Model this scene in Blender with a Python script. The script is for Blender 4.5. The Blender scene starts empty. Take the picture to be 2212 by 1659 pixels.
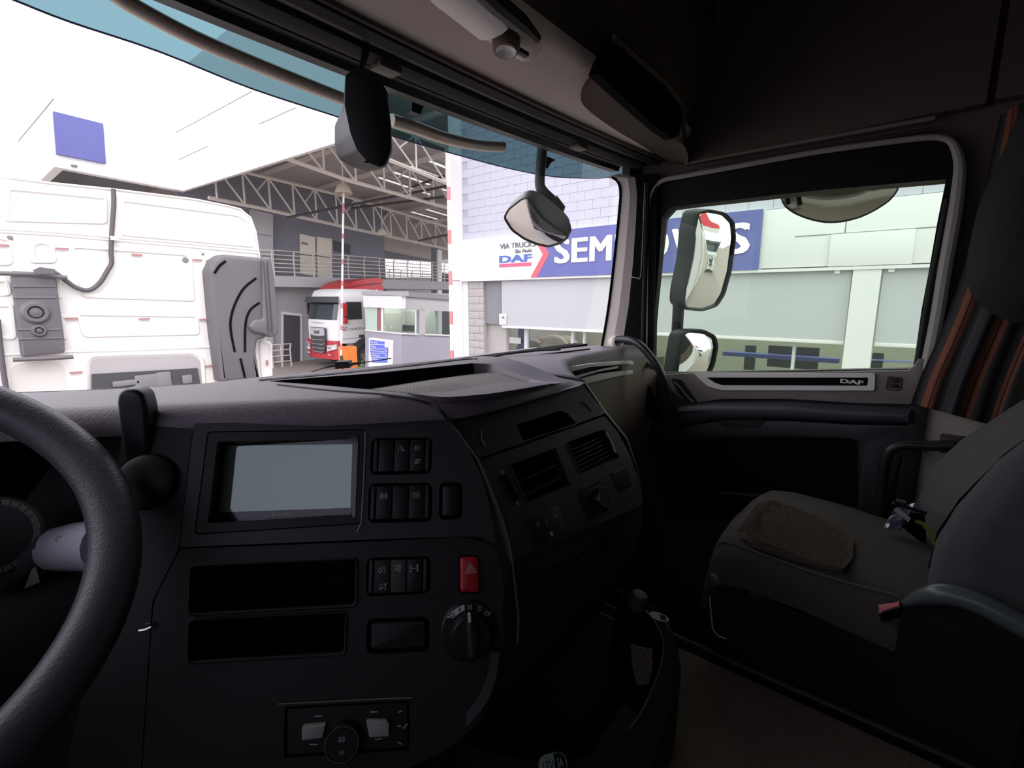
import bpy, bmesh, math, random
from math import sin, cos, tan, pi, radians, sqrt, atan2
from mathutils import Vector, Matrix
from mathutils.geometry import tessellate_polygon
random.seed(7)
S = bpy.context.scene
COL = S.collection
V = Vector
# ------------------------------------------------------------------ camera, sky, light, exposure
FPX = 1050.0; HEAD = radians(50.7); PITCH = radians(10.0)
EYE = V((0, 0, 2.6)); G = -0.35                                   # eye in the cab; yard level
cf = V((sin(HEAD)*cos(PITCH), cos(HEAD)*cos(PITCH), -sin(PITCH)))
cr = V((cos(HEAD), -sin(HEAD), 0)); cu = V((sin(HEAD)*sin(PITCH), cos(HEAD)*sin(PITCH), cos(PITCH)))
cd = bpy.data.cameras.new('camera'); cam = bpy.data.objects.new('camera', cd); COL.objects.link(cam)
cd.sensor_width = 36; cd.lens = FPX*36/2212; cd.clip_start = .02; cd.clip_end = 400
m = Matrix((cr, cu, -cf)).transposed().to_4x4(); m.translation = EYE; cam.matrix_world = m
S.camera = cam
W = bpy.data.worlds.new('overcast_sky'); S.world = W; W.use_nodes = True
wn = W.node_tree; bg = wn.nodes['Background']
tc = wn.nodes.new('ShaderNodeTexCoord'); sx = wn.nodes.new('ShaderNodeSeparateXYZ'); rp = wn.nodes.new('ShaderNodeValToRGB')
wn.links.new(tc.outputs['Generated'], sx.inputs[0]); wn.links.new(sx.outputs['Z'], rp.inputs[0]); wn.links.new(rp.outputs[0], bg.inputs[0])
rp.color_ramp.elements[0].color = (.88, .92, .97, 1); rp.color_ramp.elements[1].color = (1, .99, 1, 1)
bg.inputs[1].default_value = 3.1
sd = bpy.data.lights.new('sun', 'SUN'); sd.energy = 1.1; sd.angle = radians(25); sd.color = (1, .97, .94)
so = bpy.data.objects.new('sun', sd); COL.objects.link(so); so.rotation_euler = (radians(38), radians(-20), 0)
def fill_light(name, loc, sx_, sy_, watts):                       # area lights added to brighten the rooms across the yard
    d = bpy.data.lights.new(name, 'AREA'); d.shape = 'RECTANGLE'; d.size = sx_; d.size_y = sy_; d.energy = watts; d.color = (1, .97, .92)
    o = bpy.data.objects.new(name, d); COL.objects.link(o); o.location = loc
fill_light('showroom_fill', (12.8, 1.5, 3.25), 3.5, 14, 520)
fill_light('booth_light', (12.8, 16.2, 2.65), 1.6, 1.6, 45)
S.view_settings.view_transform = 'Standard'; S.view_settings.look = 'None'; S.view_settings.gamma = 1
S.view_settings.use_curve_mapping = False; S.view_settings.exposure = 0.0
S.cycles.max_bounces = 10; S.cycles.transparent_max_bounces = 16; S.cycles.diffuse_bounces = 5
S.cycles.use_denoising = True; S.cycles.sample_clamp_indirect = 6

# ------------------------------------------------------------------ measuring helpers (pixel of the photo -> point on a chosen plane)
def R(x, y): return cf + cr*((x-1106)/FPX) + cu*((829.5-y)/FPX)
def onX(x, y, X): d = R(x, y); return EYE + d*(X/d.x)
def onY(x, y, Y): d = R(x, y); return EYE + d*(Y/d.y)
def onZ(x, y, Z): d = R(x, y); return EYE + d*((Z-EYE.z)/d.z)
def at(x, y, D): return EYE + R(x, y)*D
def onP(x, y, P, n): d = R(x, y); return EYE + d*((P-EYE).dot(n)/d.dot(n))

# ------------------------------------------------------------------ materials
MATS = {}
def mat(name, col, rough=.55, metal=0, spec=.5, bump=0, scale=40, var=0, emit=None, alpha=None, trans=0):
    if name in MATS: return MATS[name]
    m = bpy.data.materials.new(name); m.use_nodes = True; nt = m.node_tree; b = nt.nodes['Principled BSDF']
    b.inputs['Base Color'].default_value = (*col, 1); b.inputs['Roughness'].default_value = rough
    b.inputs['Metallic'].default_value = metal; b.inputs['Specular IOR Level'].default_value = spec
    if trans: b.inputs['Transmission Weight'].default_value = trans
    if bump or var:
        t = nt.nodes.new('ShaderNodeTexCoord'); n = nt.nodes.new('ShaderNodeTexNoise'); n.inputs['Scale'].default_value = scale
        n.inputs['Detail'].default_value = 4; nt.links.new(t.outputs['Object'], n.inputs['Vector'])
        if bump:
            bp = nt.nodes.new('ShaderNodeBump'); bp.inputs['Strength'].default_value = bump; bp.inputs['Distance'].default_value = .002
            nt.links.new(n.outputs['Fac'], bp.inputs['Height']); nt.links.new(bp.outputs[0], b.inputs['Normal'])
        if var:
            n2 = nt.nodes.new('ShaderNodeTexNoise'); n2.inputs['Scale'].default_value = scale*.23; n2.inputs['Detail'].default_value = 6
            nt.links.new(t.outputs['Object'], n2.inputs['Vector'])
            mx = nt.nodes.new('ShaderNodeMix'); mx.data_type = 'RGBA'
            mx.inputs[6].default_value = (*[c*(1-var) for c in col], 1); mx.inputs[7].default_value = (*[min(1, c*(1+var)) for c in col], 1)
            nt.links.new(n2.outputs['Fac'], mx.inputs[0]); nt.links.new(mx.outputs[2], b.inputs['Base Color'])
    if emit: b.inputs['Emission Color'].default_value = (*emit[:3], 1); b.inputs['Emission Strength'].default_value = emit[3]
    MATS[name] = m; return m
def glass(name, tint, refl=.5, ior=1.45):
    m = bpy.data.materials.new(name); m.use_nodes = True; nt = m.node_tree; nt.nodes.clear()
    o = nt.nodes.new('ShaderNodeOutputMaterial'); t = nt.nodes.new('ShaderNodeBsdfTransparent'); g = nt.nodes.new('ShaderNodeBsdfGlossy')
    mx = nt.nodes.new('ShaderNodeMixShader'); lw_ = nt.nodes.new('ShaderNodeLayerWeight'); lw_.inputs[0].default_value = .5
    pw = nt.nodes.new('ShaderNodeMath'); pw.operation = 'POWER'; pw.inputs[1].default_value = 4.5; nt.links.new(lw_.outputs['Facing'], pw.inputs[0])
    f = nt.nodes.new('ShaderNodeMath'); f.operation = 'MULTIPLY_ADD'; f.inputs[1].default_value = .9; f.inputs[2].default_value = .05; nt.links.new(pw.outputs[0], f.inputs[0])
    mu = nt.nodes.new('ShaderNodeMath'); mu.operation = 'MULTIPLY'; mu.inputs[1].default_value = refl
    t.inputs[0].default_value = (*tint, 1); g.inputs['Roughness'].default_value = 0; g.inputs['Color'].default_value = (1, 1, 1, 1)
    nt.links.new(f.outputs[0], mu.inputs[0]); nt.links.new(mu.outputs[0], mx.inputs[0]); nt.links.new(t.outputs[0], mx.inputs[1])
    nt.links.new(g.outputs[0], mx.inputs[2]); nt.links.new(mx.outputs[0], o.inputs[0]); return m
PAD = mat('dash_leathergrain', (.18, .148, .168), .5, spec=.45, bump=.35, scale=260)
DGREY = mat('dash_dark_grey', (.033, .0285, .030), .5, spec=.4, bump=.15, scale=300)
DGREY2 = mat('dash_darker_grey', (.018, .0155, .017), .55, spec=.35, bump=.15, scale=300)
BLK = mat('black_plastic', (.010, .010, .011), .45, spec=.4)
VOID = mat('matt_black', (.004, .004, .004), .9, spec=.1)
PIANO = mat('gloss_black', (.006, .006, .006), .12, spec=.5)
TAUPE = mat('taupe_trim', (.20, .17, .155), .6, spec=.3, bump=.2, scale=220)
BEIGE = mat('beige_trim', (.85, .74, .69), .65, spec=.25, bump=.2, scale=200)
ROOF = mat('roof_felt', (.18, .14, .125), .9, spec=.1, bump=.5, scale=400, var=.15)
SHELF = mat('shelf_felt', (.125, .10, .09), .9, spec=.1, bump=.5, scale=400)
BROWN = mat('brown_grey_cover', (.26, .20, .165), .6, spec=.3, bump=.3, scale=300)
SILVER = mat('silver_trim', (.72, .69, .66), .45, metal=.25)
CHROME = mat('chrome', (.8, .8, .8), .15, metal=1)
RUB = mat('black_rubber', (.012, .012, .012), .7, spec=.3)
LEATH = mat('wheel_leather', (.075, .07, .082), .38, spec=.5, bump=.3, scale=420)
FAB = mat('seat_fabric', (.080, .070, .066), .95, spec=.1, bump=.8, scale=700, var=.2)
FABB = mat('seat_bolster_fabric', (.085, .082, .088), .95, spec=.1, bump=.8, scale=700, var=.2)
INS = mat('seat_insert_knit', (.085, .063, .05), .95, spec=.1, bump=1, scale=500, var=.3)
CARP = mat('carpet', (.16, .125, .10), 1, spec=.05, bump=1, scale=900, var=.45)
REDSW = mat('red_button', (.42, .018, .022), .4)
WPRINT = mat('white_print', (.62, .62, .60), .6)
GPRINT = mat('grey_print', (.50, .50, .48), .6)
GREENW = mat('pale_label', (.42, .47, .42), .6)
MIRR = mat('mirror_glass', (.86, .87, .86), .02, metal=1)
WHITE = mat('white_paint', (.86, .85, .85), .35, spec=.4)
WHITEM = mat('white_cab_paint', (.80, .785, .74), .4, spec=.4)
OFFW = mat('offwhite_wall', (.66, .655, .655), .8, var=.04, scale=3)
CREAM = mat('cream_door', (.66, .62, .52), .7)
STEEL = mat('cream_steel', (.60, .56, .50), .6)
GWALL = mat('blue_grey_wall', (.20, .205, .235), .85, var=.1, scale=4)
GWALL2 = mat('pale_grey_wall', (.42, .41, .42), .85, var=.06, scale=4)
LGREY = mat('light_grey_blind', (.44, .445, .465), .75)
BLKW = mat('grey_block_paint', (.45, .45, .51), .85, var=.05, scale=6)
BLKB = mat('beige_block', (.41, .385, .37), .85, var=.05, scale=6)
BLUE = mat('sign_blue', (.105, .115, .33), .5, var=.12, scale=5)
RED = mat('sign_red', (.65, .05, .07), .5)
TRED = mat('truck_red', (.52, .035, .045), .35)
ORANGE = mat('orange_box', (.85, .20, .03), .5)
DARKG = mat('dark_grey', (.06, .06, .065), .6)
PIPE = mat('intake_plastic', (.135, .125, .135), .6, bump=.4, scale=60)
MIDG = mat('mid_grey', (.2, .2, .2), .6)
TYRE = mat('tyre', (.05, .048, .046), .8)
GROUND = mat('yard_paving', (.235, .20, .18), .9, var=.12, scale=1.5)
TGLASS = mat('truck_glass', (.03, .04, .045), .06, spec=.8)
LEAF = mat('leaf', (.13, .18, .07), .7)
LENS = mat('lamp_lens', (.92, .88, .85), .3)
WSG = glass('windshield_glass', (.97, .935, .985), .35)
PSG = glass('door_glass', (.80, .86, .80), .10)
DSG = glass('driver_glass', (.50, .49, .55), .4)
VIS = glass('visor_acrylic', (.105, .185, .205), .4)
SHG = glass('shop_glass', (.80, .86, .84), .7)

# ------------------------------------------------------------------ mesh builder
class M:
    def __init__(s): s.v = []; s.f = []; s.uv = {}
    def add(s, vs, fs):
        k = len(s.v); s.v += [V(p) for p in vs]; s.f += [tuple(i+k for i in f) for f in fs]; return s
    def box(s, a, b, bev=0):
        x0, x1 = sorted((a[0], b[0])); y0, y1 = sorted((a[1], b[1])); z0, z1 = sorted((a[2], b[2]))
        if bev:
            bev = min(bev, (x1-x0)*.45, (y1-y0)*.45, (z1-z0)*.45)
            bm = bmesh.new(); bmesh.ops.create_cube(bm, size=1)
            for v in bm.verts: v.co = V(((x0+x1)/2+v.co.x*(x1-x0), (y0+y1)/2+v.co.y*(y1-y0), (z0+z1)/2+v.co.z*(z1-z0)))
            bmesh.ops.bevel(bm, geom=bm.edges[:], offset=bev, segments=2, affect='EDGES', profile=.6)
            bm.verts.index_update(); s.add([v.co.copy() for v in bm.verts], [[v.index for v in f.verts] for f in bm.faces]); bm.free(); return s
        P = [(x, y, z) for z in (z0, z1) for y in (y0, y1) for x in (x0, x1)]
        return s.add(P, [(0, 2, 3, 1), (4, 5, 7, 6), (0, 1, 5, 4), (2, 6, 7, 3), (0, 4, 6, 2), (1, 3, 7, 5)])
    def prism(s, poly, vec):                                         # planar outline pushed along a vector
        n = len(poly); vec = V(vec); P = [V(p) for p in poly]; T = tessellate_polygon([P])
        return s.add(P+[p+vec for p in P], [tuple(t) for t in T]+[tuple(i+n for i in reversed(t)) for t in T]+[(i, (i+1) % n, (i+1) % n+n, i+n) for i in range(n)])
    def holed(s, outer, holes, vec):                                 # outline with holes, pushed along a vector
        L = [[V(p) for p in outer]]+[[V(p) for p in h] for h in holes]; vec = V(vec)
        A = [p for l in L for p in l]; n = len(A); T = tessellate_polygon(L); F = [tuple(t) for t in T]+[tuple(i+n for i in reversed(t)) for t in T]
        k = 0
        for l in L:
            q = len(l); F += [(k+i, k+(i+1) % q, k+(i+1) % q+n, k+i+n) for i in range(q)]; k += q
        return s.add(A+[p+vec for p in A], F)
    def grid(s, P, closed=False, uv=False):
        r = len(P); c = len(P[0]); F = []
        for i in range(r-1):
            for j in range(c if closed else c-1): F.append((i*c+j, i*c+(j+1) % c, (i+1)*c+(j+1) % c, (i+1)*c+j))
        k0 = len(s.v)
        if uv:
            for i in range(r):
                for j in range(c): s.uv[k0+i*c+j] = (j/(c-1), i/(r-1))
        return s.add([p for row in P for p in row], F)
    def tube(s, path, r, n=10, caps=True, flat=1):
        path = [V(p) for p in path]; L = len(path); rr = r if isinstance(r, (list, tuple)) else [r]*L; rows = []; prev = None
        for i, p in enumerate(path):
            t = (path[min(i+1, L-1)]-path[max(i-1, 0)]).normalized()
            if prev is None: a = t.cross(V((0, 0, 1)) if abs(t.z) < .9 else V((1, 0, 0))).normalized()
            else: a = (prev-t*prev.dot(t)).normalized()
            b = t.cross(a); prev = a; rows.append([p+(a*cos(2*pi*k/n)+b*sin(2*pi*k/n)*flat)*rr[i] for k in range(n)])
        s.grid(rows, True); k = len(s.v)-L*n
        if caps: s.f.append(tuple(k+j for j in reversed(range(n)))); s.f.append(tuple(k+(L-1)*n+j for j in range(n)))
        return s
    def lathe(s, prof, o, ax, n=24):
        o = V(o); ax = V(ax).normalized(); a = ax.cross(V((0, 0, 1)) if abs(ax.z) < .9 else V((1, 0, 0))).normalized(); b = ax.cross(a)
        return s.grid([[o+ax*h+(a*cos(2*pi*k/n)+b*sin(2*pi*k/n))*max(r, 1e-5) for k in range(n)] for r, h in prof], True)
    def dome(s, poly, n, h, rings=7, back=0):                         # curved face over an outline
        P = [V(p) for p in poly]; c = sum(P, V())/len(P); n = V(n).normalized(); rows = []
        for i in range(rings+1):
            k = 1-i/rings; rows.append([c+(p-c)*k+n*h*(1-k*k) for p in P])
        s.grid(rows, True)
        if back: s.grid([[p-n*back for p in P], P], True)
        return s
class Fr:                                                            # a flat working frame
    def __init__(s, o, e1, e2, n): s.o = V(o); s.a = V(e1).normalized(); s.b = V(e2).normalized(); s.n = V(n).normalized()
    def p(s, u, v, w=0): return s.o+s.a*u+s.b*v+s.n*w
    def px(s, x, y, w=0): q = onP(x, y, s.o+s.n*w, s.n)-s.o; return (q.dot(s.a), q.dot(s.b))
    def quadpx(s, pts, w=0): return [s.p(*s.px(x, y, w), w) for x, y in pts]
def inset(P, d):                                                     # 2D outline inset, d>0 shrinks
    n = len(P); ar = sum(P[i][0]*P[(i+1) % n][1]-P[(i+1) % n][0]*P[i][1] for i in range(n)); sg = 1 if ar > 0 else -1; out = []
    for i in range(n):
        a, b, c = V(P[i-1][:2]), V(P[i][:2]), V(P[(i+1) % n][:2])
        t1 = (b-a).normalized(); t2 = (c-b).normalized(); n1 = V((-t1.y, t1.x))*sg; n2 = V((-t2.y, t2.x))*sg
        q = (n1+n2); q = q/max(q.length_squared/2, .3); out.append(tuple(b+q*d))
    return out
def rrect(u0, v0, u1, v1, r, k=4):
    u0, u1 = sorted((u0, u1)); v0, v1 = sorted((v0, v1)); r = min(r, (u1-u0)*.49, (v1-v0)*.49); o = []
    for cx, cy, a0 in ((u1-r, v1-r, 0), (u0+r, v1-r, 90), (u0+r, v0+r, 180), (u1-r, v0+r, 270)):
        for i in range(k+1): a = radians(a0+90*i/k); o.append((cx+r*cos(a), cy+r*sin(a)))
    return o
def rounded(P, r, k=4):                                              # round the corners of a 2D polygon
    o = []; n = len(P); rr = r if isinstance(r, (list, tuple)) else [r]*n
    for i in range(n):
        a, b, c = V(P[i-1]), V(P[i]), V(P[(i+1) % n]); d1 = (a-b); d2 = (c-b); q = min(rr[i], d1.length*.45, d2.length*.45)
        s_ = b+d1.normalized()*q; e = b+d2.normalized()*q
        for j in range(k+1): t = j/k; o.append(tuple(s_*(1-t)**2+b*2*t*(1-t)+e*t*t))
    return o
def cushion(mm, F, P, w0, w1, ch, steps=2):                          # raised block on a frame with soft edges
    rows = [[F.p(*p, w0) for p in P]]
    for i in range(steps+1):
        a = pi/2*i/steps; rows.append([F.p(*p, w1-ch*(1-sin(a))) for p in inset(P, ch*(1-cos(a)))])
    mm.grid(rows, True); top = rows[-1]; T = tessellate_polygon([top]); k = len(mm.v)-len(top); mm.f += [tuple(k+i for i in t) for t in T]; return mm

BASE = {}
def mkmesh(name, mm, material, org, smooth=35):
    me = bpy.data.meshes.new(name); me.from_pydata([tuple(v-org) for v in mm.v], [], mm.f)
    if mm.uv:
        u = me.uv_layers.new(name='UVMap')
        for l in me.loops: u.data[l.index].uv = mm.uv.get(l.vertex_index, (0, 0))
    bm = bmesh.new(); bm.from_mesh(me); bmesh.ops.recalc_face_normals(bm, faces=bm.faces); bm.to_mesh(me); bm.free()
    if smooth:
        me.polygons.foreach_set('use_smooth', [True]*len(me.polygons)); me.set_sharp_from_angle(angle=radians(smooth))
    me.materials.append(material); return me
def part(name, mm, material, parent, label=None, stuff=False, smooth=35):
    org = BASE[parent.name]; o = bpy.data.objects.new(name, mkmesh(name, mm, material, org, smooth)); COL.objects.link(o); o.parent = parent
    BASE[o.name] = org
    if label: o['label'] = label
    if stuff: o['kind'] = 'stuff'
    return o
def thing(name, label, cat, base, group=None, kind=None):
    o = bpy.data.objects.new(name, None); COL.objects.link(o); o.location = V(base); o.empty_display_size = .05
    BASE[o.name] = V(base)
    if kind: o['kind'] = kind
    if label: o['label'] = label
    if cat: o['category'] = cat
    if group: o['group'] = group
    return o
def single(name, mm, material, label, cat, group=None, kind=None, smooth=35):
    xs = [v.x for v in mm.v]; ys = [v.y for v in mm.v]; zs = [v.z for v in mm.v]
    org = V(((min(xs)+max(xs))/2, (min(ys)+max(ys))/2, min(zs)))
    o = bpy.data.objects.new(name, mkmesh(name, mm, material, org, smooth)); COL.objects.link(o); o.location = org; BASE[o.name] = org
    for k, v in (('label', label), ('category', cat), ('group', group), ('kind', kind)):
        if v: o[k] = v
    return o
def struct(name, mm, material, label=None, smooth=35): return single(name, mm, material, label, None, kind='structure', smooth=smooth)
def copy_tree(o, loc=None, parent=None, label=None):
    c = o.copy(); COL.objects.link(c); BASE[c.name] = BASE[o.name]
    if parent: c.parent = parent
    if loc is not None: c.location = loc
    if label: c['label'] = label
    for ch in list(o.children): copy_tree(ch, None, c)
    return c
def text(mm, s, F, u0, v0, u1, v1, ext=.003, w=0, shear=0, off=0.0):  # lettering filling a box of a frame (v grows downwards)
    c = bpy.data.curves.new('t', 'FONT'); c.body = s; c.size = 1; c.shear = shear; c.offset = off; c.resolution_u = 3
    o = bpy.data.objects.new('t', c); COL.objects.link(o); bpy.context.view_layer.update()
    me = o.to_mesh(); P = [v.co.copy() for v in me.vertices]; fs = [list(p.vertices) for p in me.polygons]; o.to_mesh_clear()
    bpy.data.objects.remove(o); bpy.data.curves.remove(c)
    if not P: return mm
    x0 = min(p.x for p in P); x1 = max(p.x for p in P); y0 = min(p.y for p in P); y1 = max(p.y for p in P); n = len(P)
    q = [(u0+(p.x-x0)/(x1-x0)*(u1-u0), v1-(p.y-y0)/(y1-y0)*(v1-v0)) for p in P]
    return mm.add([F.p(a, b, w+ext) for a, b in q]+[F.p(a, b, w) for a, b in q], fs+[[i+n for i in reversed(f)] for f in fs])
def curve_pts(P, k=6):                                               # catmull-rom
    P = [V(p) for p in P]; o = []
    for i in range(len(P)-1):
        a = P[max(i-1, 0)]; b = P[i]; c = P[i+1]; d = P[min(i+2, len(P)-1)]
        for j in range(k): t = j/k; o.append(.5*((2*b)+(c-a)*t+(2*a-5*b+4*c-d)*t*t+(-a+3*b-3*c+d)*t**3))
    o.append(P[-1]); return o
def lerp(a, b, t): return a+(b-a)*t
def btext(mm, s, F, u0, v0, u1, v1, d=.02, **k):
    for i, (a, b) in enumerate(((-1, -1), (1, -1), (-1, 1), (1, 1), (0, 0))): q = d*(v1-v0)/2; r = q*.35; text(mm, s, F, u0+q+a*q, v0+r+b*r, u1-q+a*q, v1-r+b*r, **{**k, 'w': k.get('w', 0)+i*.0002})
    return mm

# ================================================================== THE CAB SHELL
# floor, engine tunnel, ceiling, walls
mm = M(); mm.box((-.6, -1.7, 1.30), (1.75, 1.05, 1.36)); struct('floor', mm, CARP, 'cab floor under the seats')
tn = thing('engine_tunnel', 'raised brown-grey carpeted tunnel between the seats', 'tunnel', (.55, -.4, 1.36))
mm = M(); mm.prism([(.12, -1.6, 1.36), (.965, -1.6, 1.36), (.965, -1.6, 1.84), (.935, -1.6, 1.87), (.15, -1.6, 1.87), (.12, -1.6, 1.84)], (0, 2.35, 0)); part('carpet', mm, CARP, tn)
mm = M(); mm.tube([(.962, -1.5, 1.872), (.962, .72, 1.872)], .006, 8); part('edge_strip', mm, DGREY, tn)
mm = M(); mm.box((-.6, -1.7, 3.88), (1.75, 1.2, 3.95)); struct('ceiling', mm, ROOF, 'dark cab headlining')
mm = M(); mm.box((-.6, -1.75, 1.3), (1.75, -1.68, 3.9)); struct('wall_back', mm, ROOF)
mm = M(); mm.box((-.6, .64, 3.13), (1.75, .98, 3.95)); struct('trim_14', mm, SHELF)
mm = M(); mm.prism([(1.60, .795, 2.2), (1.605, .826, 2.2), (1.74, .892, 2.2), (1.76, .80, 2.2), (1.67, .755, 2.2)], (0, 0, 1.7)); struct('trim_15', mm, BLK)
# left wall with the driver's door window
mm = M(); o = [(-.52, -1.7, 1.3), (-.52, 1.0, 1.3), (-.52, .93, 3.05), (-.52, .9, 3.9), (-.52, -1.7, 3.9)]
h = [(-.52, -.32, 2.38), (-.52, .68, 2.36), (-.52, .70, 2.98), (-.52, -.32, 3.10)]
mm.holed(o, [h], (-.06, 0, 0)); struct('wall_left', mm, SHELF)
mm = M(); mm.prism([(p[0]-.03, p[1], p[2]) for p in h], (-.004, 0, 0)); struct('window_3', mm, DSG)
# right wall with the passenger door window
GX = 1.645
glpx = [(1400, 815), (1404, 700), (1418, 560), (1428, 470), (1447, 449), (1500, 442), (1760, 413), (2044, 388), (2027, 471), (2008, 580), (1991, 670), (1976, 775), (1970, 815)]
hole = [onX(x, y, GX) for x, y in glpx]
mm = M(); mm.holed([(GX, -1.7, 1.3), (GX, 1.06, 1.3), (GX, 1.06, 2.2), (GX, .84, 2.3), (GX, .79, 3.03), (GX, .79, 3.9), (GX, -1.7, 3.9)], [hole], (.06, 0, 0)); struct('wall_right', mm, SHELF, 'dark side wall around the passenger window')
mm = M(); mm.prism([(p.x+.03, p.y, p.z) for p in hole], (.004, 0, 0)); w2 = struct('window_2', mm, PSG, 'greenish passenger door window pane')
# upper side trim above the door (felt panels with a groove between them)
mm = M(); q = [onX(x, y, 1.60) for x, y in [(1478, 352), (2130, 222)]]
mm.prism([q[0], q[1], (1.60, q[1].y, 3.88), (1.60, .62, 3.88)], (.04, 0, 0)); ut = struct('trim_1', mm, SHELF, 'upper felt panel above passenger door')
mm = M(); q2 = onX(2140, 228, 1.60); mm.prism([(1.60, q[1].y-.014, q[1].z+.004), (1.60, -1.6, 3.02), (1.60, -1.6, 3.88), (1.60, q[1].y-.014, 3.88)], (.04, 0, 0)); struct('trim_2', mm, SHELF, 'upper felt panel behind passenger door')
mm = M(); mm.box((1.612, -.62, 2.93), (1.64, -.105, 3.005), .01); struct('trim_3', mm, TAUPE)
for i, (ya, yb, rr_, mt) in enumerate([(352, 240, .006, TAUPE), (372, 262, .004, DGREY)]):
    mm = M(); mm.tube([onX(1480, ya, 1.607), onX(2020, yb+14, 1.607)], rr_, 8); struct('trim_%d' % (4+i), mm, mt)
# door seal loop and black frame
dr = thing('door_1', 'passenger door with window, silver strip and grey lower panel', None, (1.64, .35, 1.4), kind='structure')
sealpx = [(1398, 815), (1399, 700), (1400, 560), (1403, 450), (1412, 412), (1432, 390), (1475, 381), (1600, 358), (1760, 329), (1900, 309), (2000, 297), (2040, 299), (2060, 312), (2072, 345), (2073, 385), (2062, 470), (2042, 580), (2024, 690), (2002, 800)]
sp = curve_pts([onX(x, y, 1.607) for x, y in sealpx], 4)
L = len(sp); mm = M(); mm.tube(sp, [.0075 if i < L*.62 else .0075+.007*min(1, (i-L*.62)/(L*.2)) for i in range(L)], 10); part('window_seal', mm, mat('seal_grey', (.30, .275, .25), .6), dr, 'lighter grey rubber seal')
mm = M(); out = [onX(x, y, 1.622) for x, y in sealpx]; inn = [onX(x, y, 1.622) for x, y in [(1410, 815), (1412, 700), (1424, 560), (1430, 470), (1447, 448), (1500, 441), (1760, 412), (2044, 387), (2027, 471), (2008, 580), (1991, 670), (1976, 775), (1970, 815)]]
mm.prism(out+inn[::-1], (.03, 0, 0)); part('window_frame', mm, mat('frame_black', (.006, .006, .006), .6, spec=.15), dr)
mm = M(); mm.tube([onX(x, y, 1.612) for x, y in [(2047, 430), (2034, 500), (2014, 600), (1996, 700), (1982, 785)]], .007, 8); part('glass_channel', mm, RUB, dr)
# outer door skin edge + lower door
DX = 1.60
def doorpoly(px, X=DX): return [onX(x, y, X) for x, y in px]
mm = M(); mm.prism(doorpoly([(1395, 806), (1992, 796), (1985, 870), (1965, 905), (1900, 1125), (1440, 1125), (1400, 960)], 1.615), (.03, 0, 0)); part('inner_panel', mm, DGREY, dr)
mm = M(); F = Fr(onX(1700, 840, DX), (0, -1, 0), (0, 0, -1), (-1, 0, 0))
P = [F.px(x, y) for x, y in [(1430, 809), (1500, 805), (1700, 805), (1960, 800), (1975, 790), (1983, 775), (2000, 775), (1990, 868), (1975, 874), (1850, 871), (1700, 862), (1560, 862), (1490, 873), (1452, 845)]]
cushion(mm, F, P, -.015, .004, .004); part('sill_trim', mm, TAUPE, dr, 'taupe grey belt trim')
F2 = Fr(F.p(0, 0, .004), F.a, F.b, F.n)
so_ = rounded([F2.px(x, y) for x, y in [(1500, 807), (1891, 806), (1889, 843), (1560, 842), (1530, 834)]], .006); si_ = rounded([F2.px(x, y) for x, y in [(1527, 815), (1876, 815), (1874, 833), (1562, 832), (1548, 828)]], .004)
mm = M(); mm.holed([F2.p(*p) for p in so_], [[F2.p(*p) for p in si_]], F.n*.006); st = part('trim_strip', mm, SILVER, dr, 'silver framed trim strip')
mm = M(); mm.prism([F2.p(*p) for p in si_], F.n*.002); part('strip_inlay', mm, PIANO, st, 'gloss black inlay')
mm = M(); a, b = F2.px(1816, 818), F2.px(1865, 831); btext(mm, 'DAF', F2, a[0], a[1], b[0], b[1], d=.2, ext=.002, w=.002); part('lettering', mm, SILVER, st, 'silver lettering')
mm = M(); a, b = F2.px(1917, 812), F2.px(1946, 845); mm.holed([F2.p(*p) for p in rrect(*a, *b, .006)], [[F2.p(*p) for p in rrect(a[0]+.004, a[1]+.004, b[0]-.004, b[1]-.004, .004)]], F.n*.002); sw = part('lock_switch', mm, DGREY, dr)
for k in range(2):
    h_ = (b[1]-a[1]-.010)/2; y0 = a[1]+.005+k*h_; cushion(mm2 := M(), F2, rrect(a[0]+.006, y0, b[0]-.006, y0+h_-.002, .003), 0, .004, .002); part('rocker', mm2, BLK, sw)
# inner handle recess
mm = M(); P = rounded([F2.px(x, y) for x, y in [(1450, 817), (1472, 820), (1500, 858), (1510, 873), (1488, 872), (1462, 846)]], .008); mm.prism([F2.p(*p) for p in P], F.n*.0015); hr = part('handle_recess', mm, BLK, dr)
mm = M(); mm.tube([F2.p(*F2.px(x, y), .006) for x, y in [(1458, 824), (1470, 835), (1488, 858), (1500, 868)]], .003, 8); part('door_handle', mm, MIDG, hr)
# padded band and pockets
P = rounded([F.px(x, y) for x, y in [(1465, 876), (1540, 868), (1700, 866), (1850, 875), (1975, 880), (1975, 914), (1850, 912), (1700, 905), (1560, 905), (1460, 920)]], .01)
mm = M(); cushion(mm, F, P, -.015, .030, .022, 4); part('padded_band', mm, mat('door_pad', (.040, .040, .050), .45, spec=.5, bump=.15, scale=300), dr, 'dark padded band')
mm = M(); P = rounded([F.px(x, y) for x, y in [(1462, 923), (1560, 908), (1700, 908), (1850, 916), (1972, 918), (1900, 1120), (1850, 1120), (1868, 960), (1840, 948), (1700, 942), (1560, 944), (1450, 955)]], .006); cushion(mm, F, P, -.015, .006, .005); part('pocket_frame', mm, mat('door_low', (.033, .032, .038), .5, bump=.1, scale=300), dr)
mm = M(); P = rounded([F.px(x, y) for x, y in [(1547, 905), (1580, 898), (1630, 898), (1660, 906), (1640, 922), (1590, 926), (1560, 920)]], .01); cushion(mm, F, P, .004, .009, .003); part('pull_cup', mm, DGREY, dr)
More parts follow.
